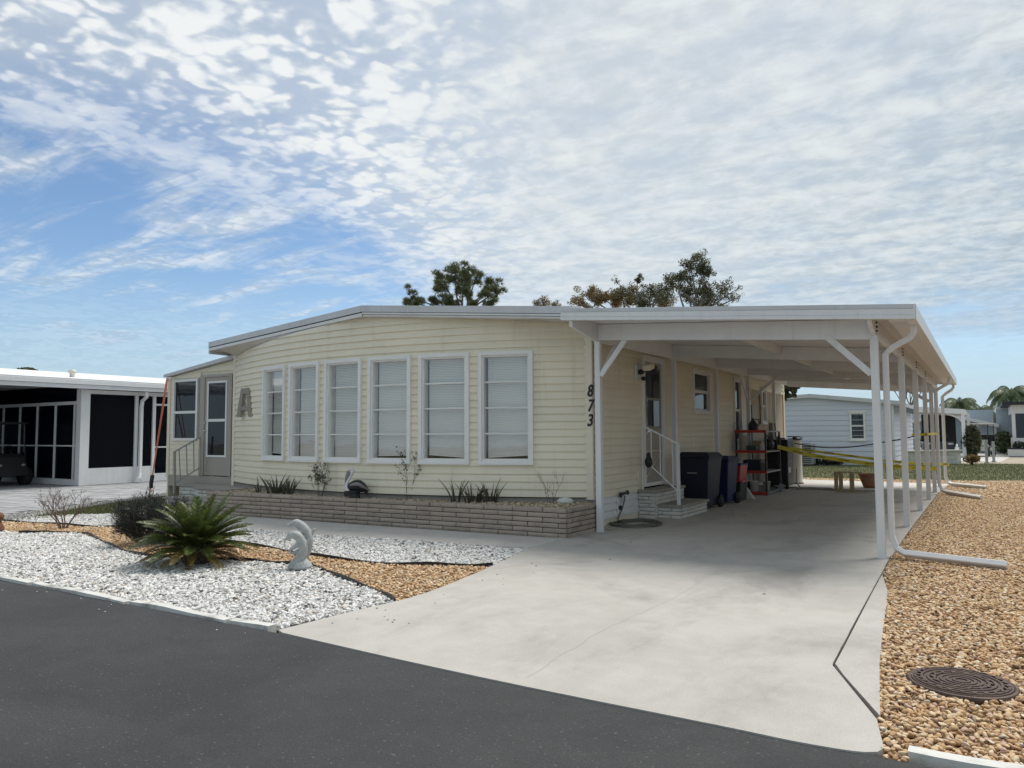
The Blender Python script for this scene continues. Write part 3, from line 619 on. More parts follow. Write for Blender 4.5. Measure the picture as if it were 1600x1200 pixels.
for wi, (a, c) in enumerate(wins):
    ya, yc = bow(a), bow(c); an = math.atan2(yc-ya, c-a); ln = math.hypot(c-a, yc-ya)
    wo = link('window', frame_me, house, loc=Vector((a, ya, WZ0))-HO+Vector((math.sin(an)*0.02, -math.cos(an)*0.02, 0)), rot=(0,0,an), scl=(ln/w_,1,1))
    link('sash', sash_me, wo)
    for i in range(4):
        link('pane', pane_me, wo, loc=(0,0,zb[i]+0.0135), scl=(1,1,zb[i+1]-zb[i]-0.027))
        if i: link('glazing_bar', mull_me, wo, loc=(0,0,zb[i]))
    b = MB(); g0, g1 = gaps[wi]; bx0 = 0.16 if wi < 2 else 0.125; bx1 = w_-0.085
    n = 58; zt_ = h_w-0.09
    for i in range(n):
        def zz_(x, i=i):
            zb_ = 0.088+g0+(g1-g0)*(x-bx0)/(bx1-bx0)+0.02*math.sin(3.1*(x-bx0)/(bx1-bx0))*(wi in (4,5))
            return zb_+(zt_-zb_)*(i/n)
        st = (zt_-0.12)/n
        jy = random.uniform(-.002,.002)
        b._a([(bx0,0.125+jy,zz_(bx0)),(bx1,0.125+jy,zz_(bx1)),(bx1,0.135+jy,zz_(bx1)+st*0.95),(bx0,0.135+jy,zz_(bx0)+st*0.95)],[(0,1,2,3)])
    b.bar((bx0,0.128,0.10+g0-0.006),(bx1,0.128,0.10+g1-0.006),0.02,0.018)
    b.build('blind', M['blind'], wo)

# corner boards and house numbers
mb = MB(); mb.box((XR-0.115,10.585,0.455),(XR+0.02,10.645,3.30)); hb(mb, 'corner_board', M['trim'], 0.004)
mb = MB(); mb.box((XL-0.05,bow(XL)-0.045,0.40),(XL+0.03,bow(XL)+0.03,3.24)); hb(mb, 'corner_board', M['trim'], 0.003)
RX = Matrix.Rotation(R(90), 4, 'X')
for ch_, px, py in (('8', 921.5, 611.5), ('7', 922, 634.5), ('3', 921.5, 657.5)):
    p = gy(px, py, 10.575)
    t = textmesh('house_number', ch_, 0.265, M['blackiron'], house, Matrix.Translation(p-HO)@RX@Matrix.Diagonal((0.78,1,1,1)), 0.008, 0.22, 0.004)

# roof: shallow gable with a prow-shaped front edge
PL, PA, PR_ = Vector((-14.18,10.2,3.486)), Vector((-8.99,9.45,3.69)), Vector((-5.02,9.95,3.37))
T1 = 0.17
mb = MB()
BL = Vector((-14.18,23.9,3.486)); BA = Vector((-8.99,23.9,3.69)); BR = Vector((-5.02,23.9,3.37)); dz = Vector((0,0,-0.10)); e_ = Vector((0,0.03,0))
mb.hull8([PL+e_+dz, PA+e_+dz, BA+dz, BL+dz], [PL+e_, PA+e_, BA, BL]); mb.hull8([PA+e_+dz, PR_+e_+dz, BR+dz, BA+dz], [PA+e_, PR_+e_, BR, BA])
hb(mb, 'roof', M['roofwhite'])
def band(a, c, z0, z1, y0, y1, nm, m_, bev=0):
    q = MB(); q.hull8([a+Vector((0,y0,z0)), c+Vector((0,y0,z0)), c+Vector((0,y1,z0)), a+Vector((0,y1,z0))], [a+Vector((0,y0,z1)), c+Vector((0,y0,z1)), c+Vector((0,y1,z1)), a+Vector((0,y1,z1))])
    return hb(q, nm, m_, bev)
PAr = PA+Vector((0.003,0,0)); PAl = PA-Vector((0.003,0,0))
band(PL, PAl, -0.098, 0.012, -0.02, 0.028, 'fascia', M['fascia']); band(PAr, PR_, -0.098, 0.012, -0.02, 0.028, 'fascia', M['fascia'])
band(PL, PAl, -0.115, -0.0985, 0.0, 0.02, 'drip_gap', M['gap']); band(PAr, PR_, -0.104, -0.0985, 0.0, 0.02, 'drip_gap', M['gap'])
band(PL, PAl, -0.175, -0.1155, -0.008, 0.02, 'rake_trim', M['white'], 0.004)
for i in range(2): band(PAr, PR_, -0.138-0.036*i, -0.1045-0.036*i, -0.012+0.03*i, 0.03+0.03*i, 'rake_trim', M['white'], 0.010)
# eave return on the left side
mb = MB(); mb.hull8([PL+Vector((-0.02,0,-0.24)), PL+Vector((0.02,0,-0.24)), BL+Vector((0.02,0,-0.24)), BL+Vector((-0.02,0,-0.24))],[PL+Vector((-0.02,0,0.0)), PL+Vector((0.02,0,0.0)), BL+Vector((0.02,0,0)), BL+Vector((-0.02,0,0))]); hb(mb, 'fascia', M['fascia'])
# soffit between the rake and the bowed wall
mb = MB(); n = 40
def front_y(x): return PL.y+(PA.y-PL.y)*(x-PL.x)/(PA.x-PL.x) if x < PA.x else PA.y+(PR_.y-PA.y)*(x-PA.x)/(PR_.x-PA.x)
def front_z(x): return PL.z+(PA.z-PL.z)*(x-PL.x)/(PA.x-PL.x) if x < PA.x else PA.z+(PR_.z-PA.z)*(x-PA.x)/(PR_.x-PA.x)
xs_ = [XL-0.03+(XR+0.13-XL)*i/n for i in range(n+1)]
for x0, x1 in zip(xs_[:-1], xs_[1:]):
    def wy(x): return bow(max(x, XL))+0.02
    def wz(x): return min(walltop(x), front_z(x)-0.17)
    mb._a([(x0,front_y(x0)+.02,front_z(x0)-0.17),(x1,front_y(x1)+.02,front_z(x1)-0.17),(x1,wy(x1),wz(x1)),(x0,wy(x0),wz(x0))],[(0,1,2,3)])
hb(mb, 'soffit', M['soffit'])
mb = MB(); zs_ = PL.z-0.172; mb._a([(PL.x,PL.y+.02,zs_),(XL-.03,front_y(XL)+.02,zs_+.012),(XL-.03,23.8,zs_+.012),(PL.x,23.8,zs_)],[(0,1,2,3)]); hb(mb, 'soffit', M['soffit'])
# left side wall (mostly behind the porch)
mb = MB(); mb.box((XL,bow(XL)+.05,0.0),(XL+0.05,23.8,3.3)); mb.box((XL,23.75,0),(XR-.05,23.8,3.45)); hb(mb, 'side_wall', M['siding'])

# right side wall under the carport
swins = [(15.38,16.55,1.89,2.85),(18.42,19.11,1.23,2.84)]; door = (12.6,13.68,0.56,2.9)
z = 0.46; kk = 0
while z < 3.2:
    cuts = [(12.62,13.66)] if z > 0.40 else []
    for y0,y1,a,c in swins:
        if z+ROW > a+0.06 and z < c-0.06: cuts.append((y0+0.03,y1-0.03))
    y = 10.66
    for c0, c1 in cuts+[(19.9,19.9)]:
        if c0-y > 0.05:
            q = MB(); plank(q, [(XR,y),(XR,c0)], z, min(z+ROW+0.006, 3.3)); hb(q, 'siding_plank', M['siding'])
        y = c1
    z += ROW; kk += 1
z = 0.12
while z < 0.45:
    q = MB(); plank(q, [(XR,10.66),(XR,12.4)], z, z+ROW+0.004); hb(q, 'skirting_plank', M['white'])
    q = MB(); plank(q, [(XR,13.9),(XR,20)], z, z+ROW+0.004); hb(q, 'skirting_plank', M['siding'])
    z += ROW
mb = MB(); mb.box((XR-0.06,10.7,-0.02),(XR+0.006,23.7,0.125)); hb(mb, 'foundation', M['trim'])
mb = MB()
def sw(y0,y1,z0,z1): mb.box((XR-0.08,y0,z0),(XR-0.004,y1,z1))
sw(10.66,12.6,0.1,3.3); sw(12.6,13.68,2.9,3.3); sw(13.68,15.4,0.1,3.3); sw(15.4,16.53,0.1,1.9); sw(15.4,16.53,2.84,3.3); sw(16.53,18.44,0.1,3.3); sw(18.44,19.09,0.1,1.24); sw(18.44,19.09,2.83,3.3); sw(19.09,23.75,0.1,3.3)
hb(mb, 'side_wall', M['siding'])
for i in range(9):
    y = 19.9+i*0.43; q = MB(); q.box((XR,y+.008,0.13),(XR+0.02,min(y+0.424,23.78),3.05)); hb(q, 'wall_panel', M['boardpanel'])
for z in (2.62,2.74,2.86,2.98): q = MB(); plank(q, [(XR+0.025,19.92),(XR+0.025,23.78)], z, z+ROW+.004); hb(q, 'siding_plank', M['siding'])
mb = MB(); mb.box((XR-.03,23.7,0.1),(XR+0.05,23.84,3.15)); hb(mb, 'corner_board', M['trim'])
q = MB(); q.box((XR+0.021,20.0,0.3),(XR+0.06,20.55,2.2)); hb(q, 'utility_door', M['taupe'])
# side windows
def side_window(y0, y1, z0, z1, x=XR):
    fo = MB(); ring(fo, 0, 0, y1-y0, z1-z0, 0.075, -0.045, 0.01)
    wo = link('window', fo.mesh('window', M['white2']), house, loc=Vector((x+0.002, y0, z0))-HO, rot=(0,0,R(90)))
    s_ = MB(); ring(s_, 0.0755, 0.0755, y1-y0-0.0755, (z1-z0)*0.5, 0.03, 0.0, 0.07); ring(s_, 0.0755, (z1-z0)*0.5+.001, y1-y0-0.0755, z1-z0-0.0755, 0.03, -0.015, 0.05); s_.build('sash', M['white2'], wo)
    for a, c, yy in ((0.106,(z1-z0)*0.5-.03,0.03),((z1-z0)*0.5+.03,z1-z0-0.106,0.015)):
        s_ = MB(); s_.box((0.1055,yy,a),(y1-y0-0.1055,yy+.004,c)); s_.build('pane', M['glassdark'], wo)
    return wo
for a in swins: side_window(*a)
wo = side_window(20.93,21.45,1.70,2.70,XR+0.05)
q = MB(); q.box((XR+.0,15.5,1.0),(XR+.001,15.6,1.1))
# side door
dw = door[1]-door[0]; dh = door[3]-door[2]
fo = MB(); fo.box((0,-0.045,0),(0.10,0.01,dh)); fo.box((dw-0.10,-0.045,0),(dw,0.01,dh)); fo.box((0.1,-0.045,dh-0.11),(dw-0.1,0.01,dh)); fo.box((-0.02,-0.05,-0.03),(dw+0.02,0.03,0.035))
do = link('door', fo.mesh('door', M['white2']), house, loc=Vector((XR+0.003, door[0], door[2]))-HO, rot=(0,0,R(90)))
q = MB(); q.box((0.102,0.0,0.04),(dw-0.102,0.03,dh-0.112)); q.build('door_leaf', M['taupe'], do)
q = MB(); ring(q, 0.17, 1.02, dw-0.17, dh-0.2, 0.03, -0.02, -0.001); q.box((0.2,-0.02,1.53),(dw-0.2,-0.001,1.57)); q.build('screen_frame', M['taupe_dk'], do)
for a, c in ((1.05,1.53),(1.57,dh-0.23)): q = MB(); q.box((0.2,-0.012,a),(dw-0.2,-0.008,c)); q.build('pane', M['glassdark'], do)
q = MB(); q.bar((0.14,-0.05,0.96),(0.26,-0.05,0.96),0.02,0.02); q.lathe([(0.03,0),(0.03,0.02)],10,(0.14,-0.03,0.92)); q.build('handle', M['chrome'], do)
q = MB(); q.bar((0.15,-0.015,0.60),(dw-0.15,-0.015,0.60),0.01,0.012); q.bar((0.15,-0.015,0.12),(dw-0.15,-0.015,0.60),0.01,0.012); q.bar((0.15,-0.015,0.60),(dw-0.15,-0.015,0.12),0.01,0.012); q.build('door_grille', M['trim'], do)
# floodlight beside the door, outlet, spigot board, meter
fl = thing('floodlight', 'twin head security floodlight on the wall beside the carport door', 'wall light', (XR+0.02, 12.40, 2.58))
q = MB(); q.box((0,-0.11,-0.13),(0.03,0.11,0.13)); q.build('back_plate', M['white'], fl, 0.006)
q = MB(); q.smooth = True; q.tube([(0.03,0,-0.02),(0.12,0,-0.01)],0.045,10); q.tube([(0.12,0.0,0.0),(0.16,0.14,0.03)],0.022,8); q.ell((0.10,0.05,-0.13),(0.045,0.045,0.04)); q.build('lamp_arm', M['black'], fl)
q = MB(); q.T = Matrix.Translation((0.20,-0.0,0.06))@Matrix.Rotation(R(14),4,'X'); q.box((-0.06,-0.10,-0.045),(0.09,0.11,0.055)); q.build('lamp_head', M['trim'], fl, 0.01)
q = MB(); q.T = Matrix.Translation((0.24,0.12,0.04)); q.box((-0.05,-0.02,-0.05),(0.07,0.08,0.05)); q.build('lamp_head', M['black'], fl, 0.01)
q = MB(); q.box((XR+0.012,12.33,0.62),(XR+0.035,12.47,0.83)); q.box((XR+0.035,12.355,0.64),(XR+0.045,12.445,0.81)); hb(q, 'outlet_cover', M['trim'])
q = MB(); q.box((XR+0.04,21.95,1.2),(XR+0.16,22.2,1.75)); q.tube([(XR+.08,22.08,0.1),(XR+.08,22.08,1.2)],0.025); tag(hb(q, 'meter_box', M['grey']))

# big letter on the front wall
ax, ay = -13.05, bow(-13.05); an = math.atan2(bow(-12.8)-bow(-13.3), 0.5)
la = thing('letter_plaque', 'large taupe wooden letter A hung on the cream wall between porch door and windows', 'wall letter', (ax+0.12, bow(ax+0.12)-0.03, 1.86), an*0.5); la.scale = (1.22,1,1.04)
q = MB(); hh = 0.57
for s_ in (1,-1):
    q.hull8([(s_*0.28,-0.05,0),(s_*0.135,-0.05,0),(s_*0.135,0.0,0),(s_*0.28,0.0,0)],[(s_*0.125,-0.05,hh),(s_*0.05,-0.05,hh),(s_*0.05,0.0,hh),(s_*0.125,0.0,hh)])
q.box((-0.115,-0.047,0.13),(0.115,-0.002,0.215)); q.box((-0.115,-0.048,0.46),(0.115,-0.001,hh-0.001)); q.build('letter_a', M['taupe_dk'], la)

# ------------------------------------------------------------------ porch room on the left
PY = 10.8; px0, px1 = -16.5, -13.82
def ptop(x): return 2.86+(x-px0)*0.124
z = 0.56; kk = 0
dx0, dx1, wx0, wx1 = -15.27, -14.14, -16.30, -15.36
def pp(a, c, z, zz):
    q = MB(); n = 4; plank(q, [(a+(c-a)*i/n, PY) for i in range(n+1)], z, zz, 0.014, ptop); hb(q, 'siding_plank', M['siding'])
while z < 3.15:
    zz = z+ROW+.005
    a_ = px0+0.09
    if z > 2.86: a_ = max(a_, px0+(z-2.86)/0.124)
    if z < 1.36 or 2.80 <= z < 2.86: pp(a_, dx0, z, zz)
    elif z < 2.80: pp(a_, wx0+.03, z, zz)
    if z >= 2.86: pp(a_, px1, z, zz)
    z += ROW
mb = MB(); mb.box((px0,PY,0.0),(px0+0.05,PY+3,2.85)); mb.box((px0+.06,PY+.01,0.3),(wx0+.05,PY+.03,2.8)); mb.box((px0+.06,PY+.01,0.3),(dx0,PY+.03,1.4)); mb.hull8([(px0+.06,PY+.01,2.8),(px1,PY+.01,2.8),(px1,PY+.03,2.8),(px0+.06,PY+.03,2.8)],[(px0+.06,PY+.01,2.85),(px1,PY+.01,3.17),(px1,PY+.03,3.17),(px0+.06,PY+.03,2.85)]); hb(mb, 'porch_wall', M['siding'])
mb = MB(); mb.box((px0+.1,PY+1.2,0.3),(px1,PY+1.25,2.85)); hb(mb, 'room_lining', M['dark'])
mb = MB(); mb.box((px0-0.01,PY-0.03,0.5),(px0+0.085,PY+.005,2.85)); hb(mb, 'corner_board', M['trim'])
mb = MB(); mb.box((px0+.06,PY-0.012,0.30),(px1,PY+0.009,0.56)); hb(mb, 'porch_sill', M['taupe'])
mb = MB(); mb.hull8([(px0-.06,PY-.12,2.87),(px1,PY-.12,3.20),(px1,PY+3,3.20),(px0-.06,PY+3,2.87)],[(px0-.06,PY-.12,2.93),(px1,PY-.12,3.29),(px1,PY+3,3.29),(px0-.06,PY+3,2.93)]); hb(mb, 'porch_roof', M['fascia'])
wo_me = MB(); W_ = wx1-wx0; H_ = 2.80-1.36; ring(wo_me, 0, 0, W_, H_, 0.06, -0.04, 0.03)
wo = link('window', wo_me.mesh('window', M['white2']), house, loc=Vector((wx0,PY,1.36))-HO)
q = MB(); q.box((0.06,-0.03,H_*0.46-.03),(W_-0.06,0.02,H_*0.46+.03)); q.build('glazing_bar', M['white2'], wo)
for a, c in ((0.061,H_*0.46-.031),(H_*0.46+.031,H_-0.061)): q = MB(); q.box((0.061,0,a),(W_-0.061,0.005,c)); q.build('pane', M['glassdark'], wo)
D_ = dx1-dx0; DH = 2.86-0.57
q = MB(); q.box((0,-0.035,0),(0.17,0.03,DH)); q.box((D_-0.08,-0.035,0),(D_,0.03,DH)); q.box((0.17,-0.035,DH-0.06),(D_-0.08,0.03,DH))
do = link('door', q.mesh('door', M['taupe']), house, loc=Vector((dx0,PY,0.57))-HO)
q = MB(); ring(q, 0.18, 0.01, D_-0.09, DH-0.065, 0.09, -0.02, 0.02); q.box((0.27,-0.012,0.1),(D_-0.18,0.015,0.42)); q.build('door_leaf', M['taupe'], do)
q = MB(); ring(q, 0.262, 0.42, D_-0.172, DH-0.15, 0.045, -0.032, -0.0205); q.box((0.30,-0.032,1.22),(D_-0.21,-0.0205,1.28)); q.build('screen_frame', M['white2'], do)
for a, c in ((0.465,1.22),(1.28,DH-0.195)): q = MB(); q.box((0.306,-0.02,a),(D_-0.216,-0.012,c)); q.build('pane', M['glassdark'], do)
q = MB(); q.bar((0.20,-0.06,1.02),(0.28,-0.06,1.02),0.02,0.02); q.bar((0.21,-0.03,1.02),(0.21,-0.06,1.02),.015,.015); q.lathe([(0.02,0),(0.02,0.03)],8,(0.22,-0.045,1.18)); q.build('handle', M['chrome'], do)

# ------------------------------------------------------------------ brick helper: individual blocks laid in courses
def rough_brick(L, Hh, D, seed=0):
    rs = random.Random(seed); b = MB(); nx = 3; nz = 1
    g = [[(L*i/nx, -rs.uniform(-.002,.006) if 0 < i < nx else 0, Hh*j/2) for i in range(nx+1)] for j in range(3)]
    g[1] = [(x, y-0.004-rs.uniform(0,.005), z) for x, y, z in g[1]]
    vs = [p for r_ in g for p in r_]; fs = [(j*(nx+1)+i, j*(nx+1)+i+1, (j+1)*(nx+1)+i+1, (j+1)*(nx+1)+i) for j in range(2) for i in range(nx)]
    b._a(vs, fs); b._a([(0,0,0),(L,0,0),(L,D,0),(0,D,0),(0,0,Hh),(L,0,Hh),(L,D,Hh),(0,D,Hh)], [(0,3,2,1),(4,5,6,7),(1,2,6,5),(2,3,7,6),(3,0,4,7)])
    return b
def brick_wall(parent, org, ang, length, courses, ch, blen, depth, m_, joint=0.0105, seed=1, cap=False, lead=0.0):
    rs = random.Random(seed); meshes = {}
    for c in range(courses):
        x = -(blen*0.5 if c % 2 else 0.0)-lead
        while x < length-0.01:
            a = max(x, 0); e = min(x+blen, length)
            if e-a > 0.03:
                key = round(e-a, 2); v = rs.randrange(3) if abs(key-round(blen,2)) < .006 else 0
                if (key, v) not in meshes: meshes[(key, v)] = rough_brick(e-a-joint, ch-joint, depth, rs.randrange(999)).mesh('brick', m_)
                off = rs.uniform(-.004,.003)
                p = Vector((a+joint/2, off, c*ch+joint/2)); p.rotate(Euler((0,0,ang)))
                link('brick', meshes[(key, v)], parent, loc=Vector(org)+p, rot=(0,0,ang))
            x += blen
# ------------------------------------------------------------------ planter
pl = thing('planter_wall', 'long low grey brown block planter wall below the six front windows', 'planter', (-12.6, 9.05, 0))
PO = Vector((-12.6,9.05,0)); pa = math.atan2(9.47-9.05, -5.06+12.6); plen = math.hypot(9.47-9.05, -5.06+12.6)
CH = 0.0715
brick_wall(pl, (0,0,0), pa, plen, 6, CH, 0.495, 0.10, M['brick'], seed=4)
ra = math.atan2(10.58-9.47, (-5.02)-(-5.06)); rl = 1.02
brick_wall(pl, Vector((-5.057,9.475,0))-PO, ra, rl, 6, CH, 0.495, 0.10, M['brick'], seed=5, lead=0.1)
brick_wall(pl, Vector((-12.62,10.35,0))-PO, R(-90), 1.28, 6, CH, 0.495, 0.10, M['brick'], seed=6)
q = MB(); 
def inner(a, c, o1, o2, z1): 
    d = (Vector(c)-Vector(a)).normalized(); n_ = Vector((-d.y,d.x,0)); A = Vector(a); B = Vector(c)
    q.hull8([A+n_*o1, B+n_*o1, B+n_*o2, A+n_*o2],[A+n_*o1+Vector((0,0,z1)), B+n_*o1+Vector((0,0,z1)), B+n_*o2+Vector((0,0,z1)), A+n_*o2+Vector((0,0,z1))])
inner((0.02,0.008,0),(7.53,0.425,0),0.008,0.09,0.42); inner((7.54,0.44,0),(7.57,1.42,0),0.008,0.09,0.42)
q.build('mortar', M['mortar'], pl)
gravel('planter_gravel', [(-12.45,9.16),(-5.18,9.58),(-5.15,10.6),(-6.3,10.25),(-7.5,9.82),(-8.6,9.63),(-9.6,9.60),(-10.8,9.68),(-12,9.95),(-12.5,10.1)], 0.385, M['bedt'],
       stonemat('planter_pebbles', [(0,(0.42,0.36,0.24)),(0.3,(0.55,0.47,0.36)),(0.55,(0.36,0.24,0.15)),(0.75,(0.62,0.55,0.45)),(0.9,(0.45,0.30,0.22))]), 900, 0.022, 'small tan pebbles filling the planter', seed=9)
q = MB(); q.smooth = True; q.ell((0,0,0.03),(0.14,0.10,0.065),Euler((0,0,0.2)),16,10); rk = q.build('rock', mat('white_rock', (0.66,0.65,0.62), 0.8, 0.3, 14, 60, 0.8, 0.01)); rk.location = gz(876,788,0.40)+Vector((0,0.15,0))
tag(rk, 'smooth white rock at the right end of the planter', 'rock')

# ------------------------------------------------------------------ front steps and rail
fs_ = thing('front_steps', 'two white block steps with grey treads leading to the taupe porch door', 'steps', (-14.0,10.0,0))
FO = Vector((-14.0,10.0,0))
def fsb(q, nm, m_, bv=0): o = q.build(nm, m_, fs_, bevel=bv); o.location = -FO; return o
q = MB(); q.box((-14.58,9.44,0.165),(-12.75,9.85,0.205)); fsb(q, 'tread', M['tread'], 0.004)
q = MB(); q.box((-14.15,9.86,0.355),(-12.7,10.78,0.40)); q.box((-15.3,10.25,0.353),(-14.1505,10.78,0.398)); fsb(q, 'tread', M['tread'], 0.004)
brick_wall(fs_, Vector((-14.53,9.48,0))-FO, 0, 1.8, 2, 0.082, 0.40, 0.08, M['stepbrick'], seed=8)
brick_wall(fs_, Vector((-14.10,9.90,0.19))-FO, 0, 1.4, 2, 0.080, 0.40, 0.08, M['stepbrick'], seed=9)
brick_wall(fs_, Vector((-15.25,10.29,0))-FO, 0, 1.15, 4, 0.088, 0.40, 0.08, M['stepbrick'], seed=10)
q = MB(); q.box((-14.50,9.5,0),(-12.8,9.85,0.16)); q.box((-14.07,9.92,0),(-12.8,10.75,0.35)); q.box((-15.22,10.31,0),(-14.08,10.7,0.35)); fsb(q, 'step_core', M['mortar'])
hr = thing('handrail', 'pale metal stair handrail with thin balusters at the porch door steps', 'handrail', (-14.4,9.6,0))
HRO = Vector((-14.4,9.6,0))
b0 = Vector((-15.55,10.3,0.12)); 
A = gy(272.5,706,10.30); Bp = gy(313,683,10.62); A0 = gy(272.5,772,10.30); B0 = gy(313,742,10.62)
q = MB(); q.bar(A0, A+Vector((0,0,0.02)), 0.05, 0.05); q.T = None; o = q.build('rail_post', M['taupe'], hr, 0.003); o.location = -HRO
q = MB(); q.bar(B0, Bp, 0.02, 0.02); o = q.build('rail_post', M['taupe'], hr); o.location = -HRO
q = MB(); q.bar(A, Bp, 0.04, 0.03); o = q.build('top_rail', M['grey'], hr, 0.003); o.location = -HRO
A2 = gy(275,754,10.30); B2 = gy(313,730,10.62)
q = MB(); q.bar(A2, B2, 0.03, 0.025); o = q.build('bottom_rail', M['grey'], hr); o.location = -HRO
for t in (0.18,0.46,0.74):
    q = MB(); q.bar(A+(Bp-A)*t, A2+(B2-A2)*t, 0.016, 0.016); o = q.build('baluster', M['grey'], hr); o.location = -HRO

# side steps
ss = thing('side_steps', 'white block steps with dark treads at the carport side door', 'steps', (-4.9,13.1,0)); SO = Vector((-4.9,13.1,0))
def ssb(q, nm, m_, bv=0): o = q.build(nm, m_, ss, bevel=bv); o.location = -SO; return o
lowp = [(-5.0,12.56),(-4.47,12.56),(-4.47,13.98),(-5.19,13.98)]
q = MB(); q.prism([(-5.02,12.52),(-4.44,12.52),(-4.44,14.02),(-5.02,14.02)],0.195,0.24); ssb(q,'tread',M['tread'],0.006)
q = MB(); q.prism([(-5.185,12.33),(-4.84,12.33),(-4.84,13.86),(-5.185,13.86)],0.45,0.50); ssb(q,'tread',M['tread'],0.006)
brick_wall(ss, Vector((-5.18,12.38,0))-SO, 0, 0.31, 4, 0.066, 0.38, 0.07, M['stepbrick'], seed=21)
brick_wall(ss, Vector((-4.99,12.56,0))-SO, 0, 0.51, 3, 0.064, 0.34, 0.07, M['stepbrick'], seed=22)
brick_wall(ss, Vector((-4.478,12.565,0))-SO, R(90), 1.42, 3, 0.064, 0.38, 0.07, M['stepbrick'], seed=23)
brick_wall(ss, Vector((-5.18,12.37,0.262))-SO, 0, 0.31, 3, 0.062, 0.38, 0.07, M['stepbrick'], seed=24)
brick_wall(ss, Vector((-4.868,12.375,0.242))-SO, R(90), 1.45, 3, 0.068, 0.38, 0.07, M['stepbrick'], seed=25)
q = MB(); q.box((-5.18,12.45,0),(-4.89,13.82,0.445)); q.box((-5.0,12.63,0),(-4.55,13.96,0.19)); ssb(q,'step_core',M['stepbrick'])
sr = thing('handrail', 'white metal handrail beside the carport door steps', 'handrail', (-4.9,12.5,0)); SRO = Vector((-4.9,12.5,0))
P0 = Vector((-5.10,12.40,0.5)); P0t = gx(1003,657,-5.10); P1 = Vector((-4.55,12.66,0.24)); P1t = gx(1052,700,-4.55)
P0t = Vector((-5.10,12.40,1.62)); P1t = Vector((-4.55,12.66,1.30))
def srb(q, nm): o = q.build(nm, M['white'], sr); o.location = -SRO
q = MB(); q.bar(P0, P0t, 0.022, 0.022); srb(q,'rail_post')
q = MB(); q.bar(P1, P1t, 0.05, 0.05); srb(q,'rail_post')
q = MB(); q.bar(P0t, P1t, 0.035, 0.028); srb(q,'top_rail')
q = MB(); q.bar(P0+Vector((0,0,0.55)), P1+Vector((0,0,0.22)), 0.025, 0.02); srb(q,'bottom_rail')
for t in (0.25,0.5,0.85):
    a = P0t.lerp(P1t,t); c = (P0+Vector((0,0,0.55))).lerp(P1+Vector((0,0,0.22)),t); q = MB(); q.bar(a, c, 0.016, 0.016); srb(q,'baluster')

# ------------------------------------------------------------------ carport
cp = thing('carport', 'white metal carport with slim posts and braces over the concrete drive', 'carport', (-3.0,16.0,0)); CO = Vector((-3,16,0))
def cb(q, nm, m_='white', bv=0): o = q.build(nm, M[m_] if isinstance(m_, str) else m_, cp, bevel=bv); o.location = -CO; return o
FY, BY = 9.4, 23.75; xl, xr_ = -5.08, -0.60
def rz(x): return 3.28+(x-xl)/(xr_-xl)*(2.915-3.28)        # roof top falls towards the gravel
def xband(x0, x1, y0, y1, t0, t1): 
    q = MB(); q.hull8([(x0,y0,rz(x0)+t0),(x1,y0,rz(x1)+t0),(x1,y1,rz(x1)+t0),(x0,y1,rz(x0)+t0)],[(x0,y0,rz(x0)+t1),(x1,y0,rz(x1)+t1),(x1,y1,rz(x1)+t1),(x0,y1,rz(x0)+t1)]); return q
cb(xband(xl,xr_,FY,FY+0.05,-0.055,0.0), 'fascia_cap', 'fascia', 0.003)
cb(xband(xl,xr_,FY-0.012,FY+0.05,-0.125,-0.0585), 'front_fascia', 'white', 0.003)
cb(xband(xl,xr_,FY-0.016,FY+0.05,-0.172,-0.127), 'front_fascia', 'white', 0.003)
cb(xband(xl,xr_,BY-0.05,BY,-0.172,0.0), 'rear_fascia')
npan = 48; yy = FY+0.051; dy = (BY-0.05-yy)/npan
q = MB(); q.box((-2.2,0,0),(2.2,dy-.004,0.05))
for i in range(npan):
    y = yy+i*dy; q = xband(xl+0.01,xr_-0.09,y,y+dy-.004,-0.10,-0.045)
    for t in (0.12,0.42,0.72): q2 = xband(xl+0.01,xr_-0.10,y+t*dy,y+(t+0.14)*dy,-0.118,-0.1005); b_ = len(q.v); q.v += q2.v; q.f += [tuple(b_+k_ for k_ in f) for f in q2.f]; q.mi += q2.mi; q.sm += q2.sm
    cb(q, 'roof_panel', 'white')
# gutter along the right eave
q = MB(); q.box((xr_-0.10,FY+0.051,2.745),(xr_-0.095,BY-0.05,2.90)); q.box((xr_-0.094,FY+0.051,2.745),(xr_-0.02,BY-0.05,2.752)); q.box((xr_-0.02,FY-0.005,2.745),(xr_,BY,2.915)); cb(q, 'gutter', 'white')
q = MB(); q.box((xr_-0.30,FY+0.06,rz(xr_)-0.13),(xr_-0.10,BY-0.05,rz(xr_)-0.1185)); cb(q, 'gutter', 'white')
XRp, XLp = -1.08, -4.95
# longitudinal beams over the post rows, poking out to the fascia
def ybeam(x, y0, y1, h, w, top, nm='beam'): q = MB(); q.box((x-w/2,y0,top-h),(x+w/2,y1,top)); return cb(q, nm, 'white', 0.003)
tR = rz(XRp)-0.12; tL = rz(XLp)-0.12
def taper_beam(x, w, top, y0, y1, h0, h1, yt):
    q = MB(); 
    lo = [(x-w/2,y0,top-h0),(x+w/2,y0,top-h0),(x+w/2,yt,top-h1),(x-w/2,yt,top-h1)]; hi = [(x-w/2,y0,top),(x+w/2,y0,top),(x+w/2,yt,top),(x-w/2,yt,top)]
    q.hull8(lo, hi); q.box((x-w/2,yt,top-h1),(x+w/2,y1,top)); return cb(q, 'beam', 'white')
taper_beam(XLp, 0.05, tL, FY+0.055, BY-0.1, 0.135, 0.27, 10.28)
taper_beam(XRp, 0.05, tR, FY+0.055, BY-0.1, 0.07, 0.19, 9.78)
ybeam(-2.97, 10.1, BY-0.2, 0.15, 0.045, rz(-2.97)-0.12)
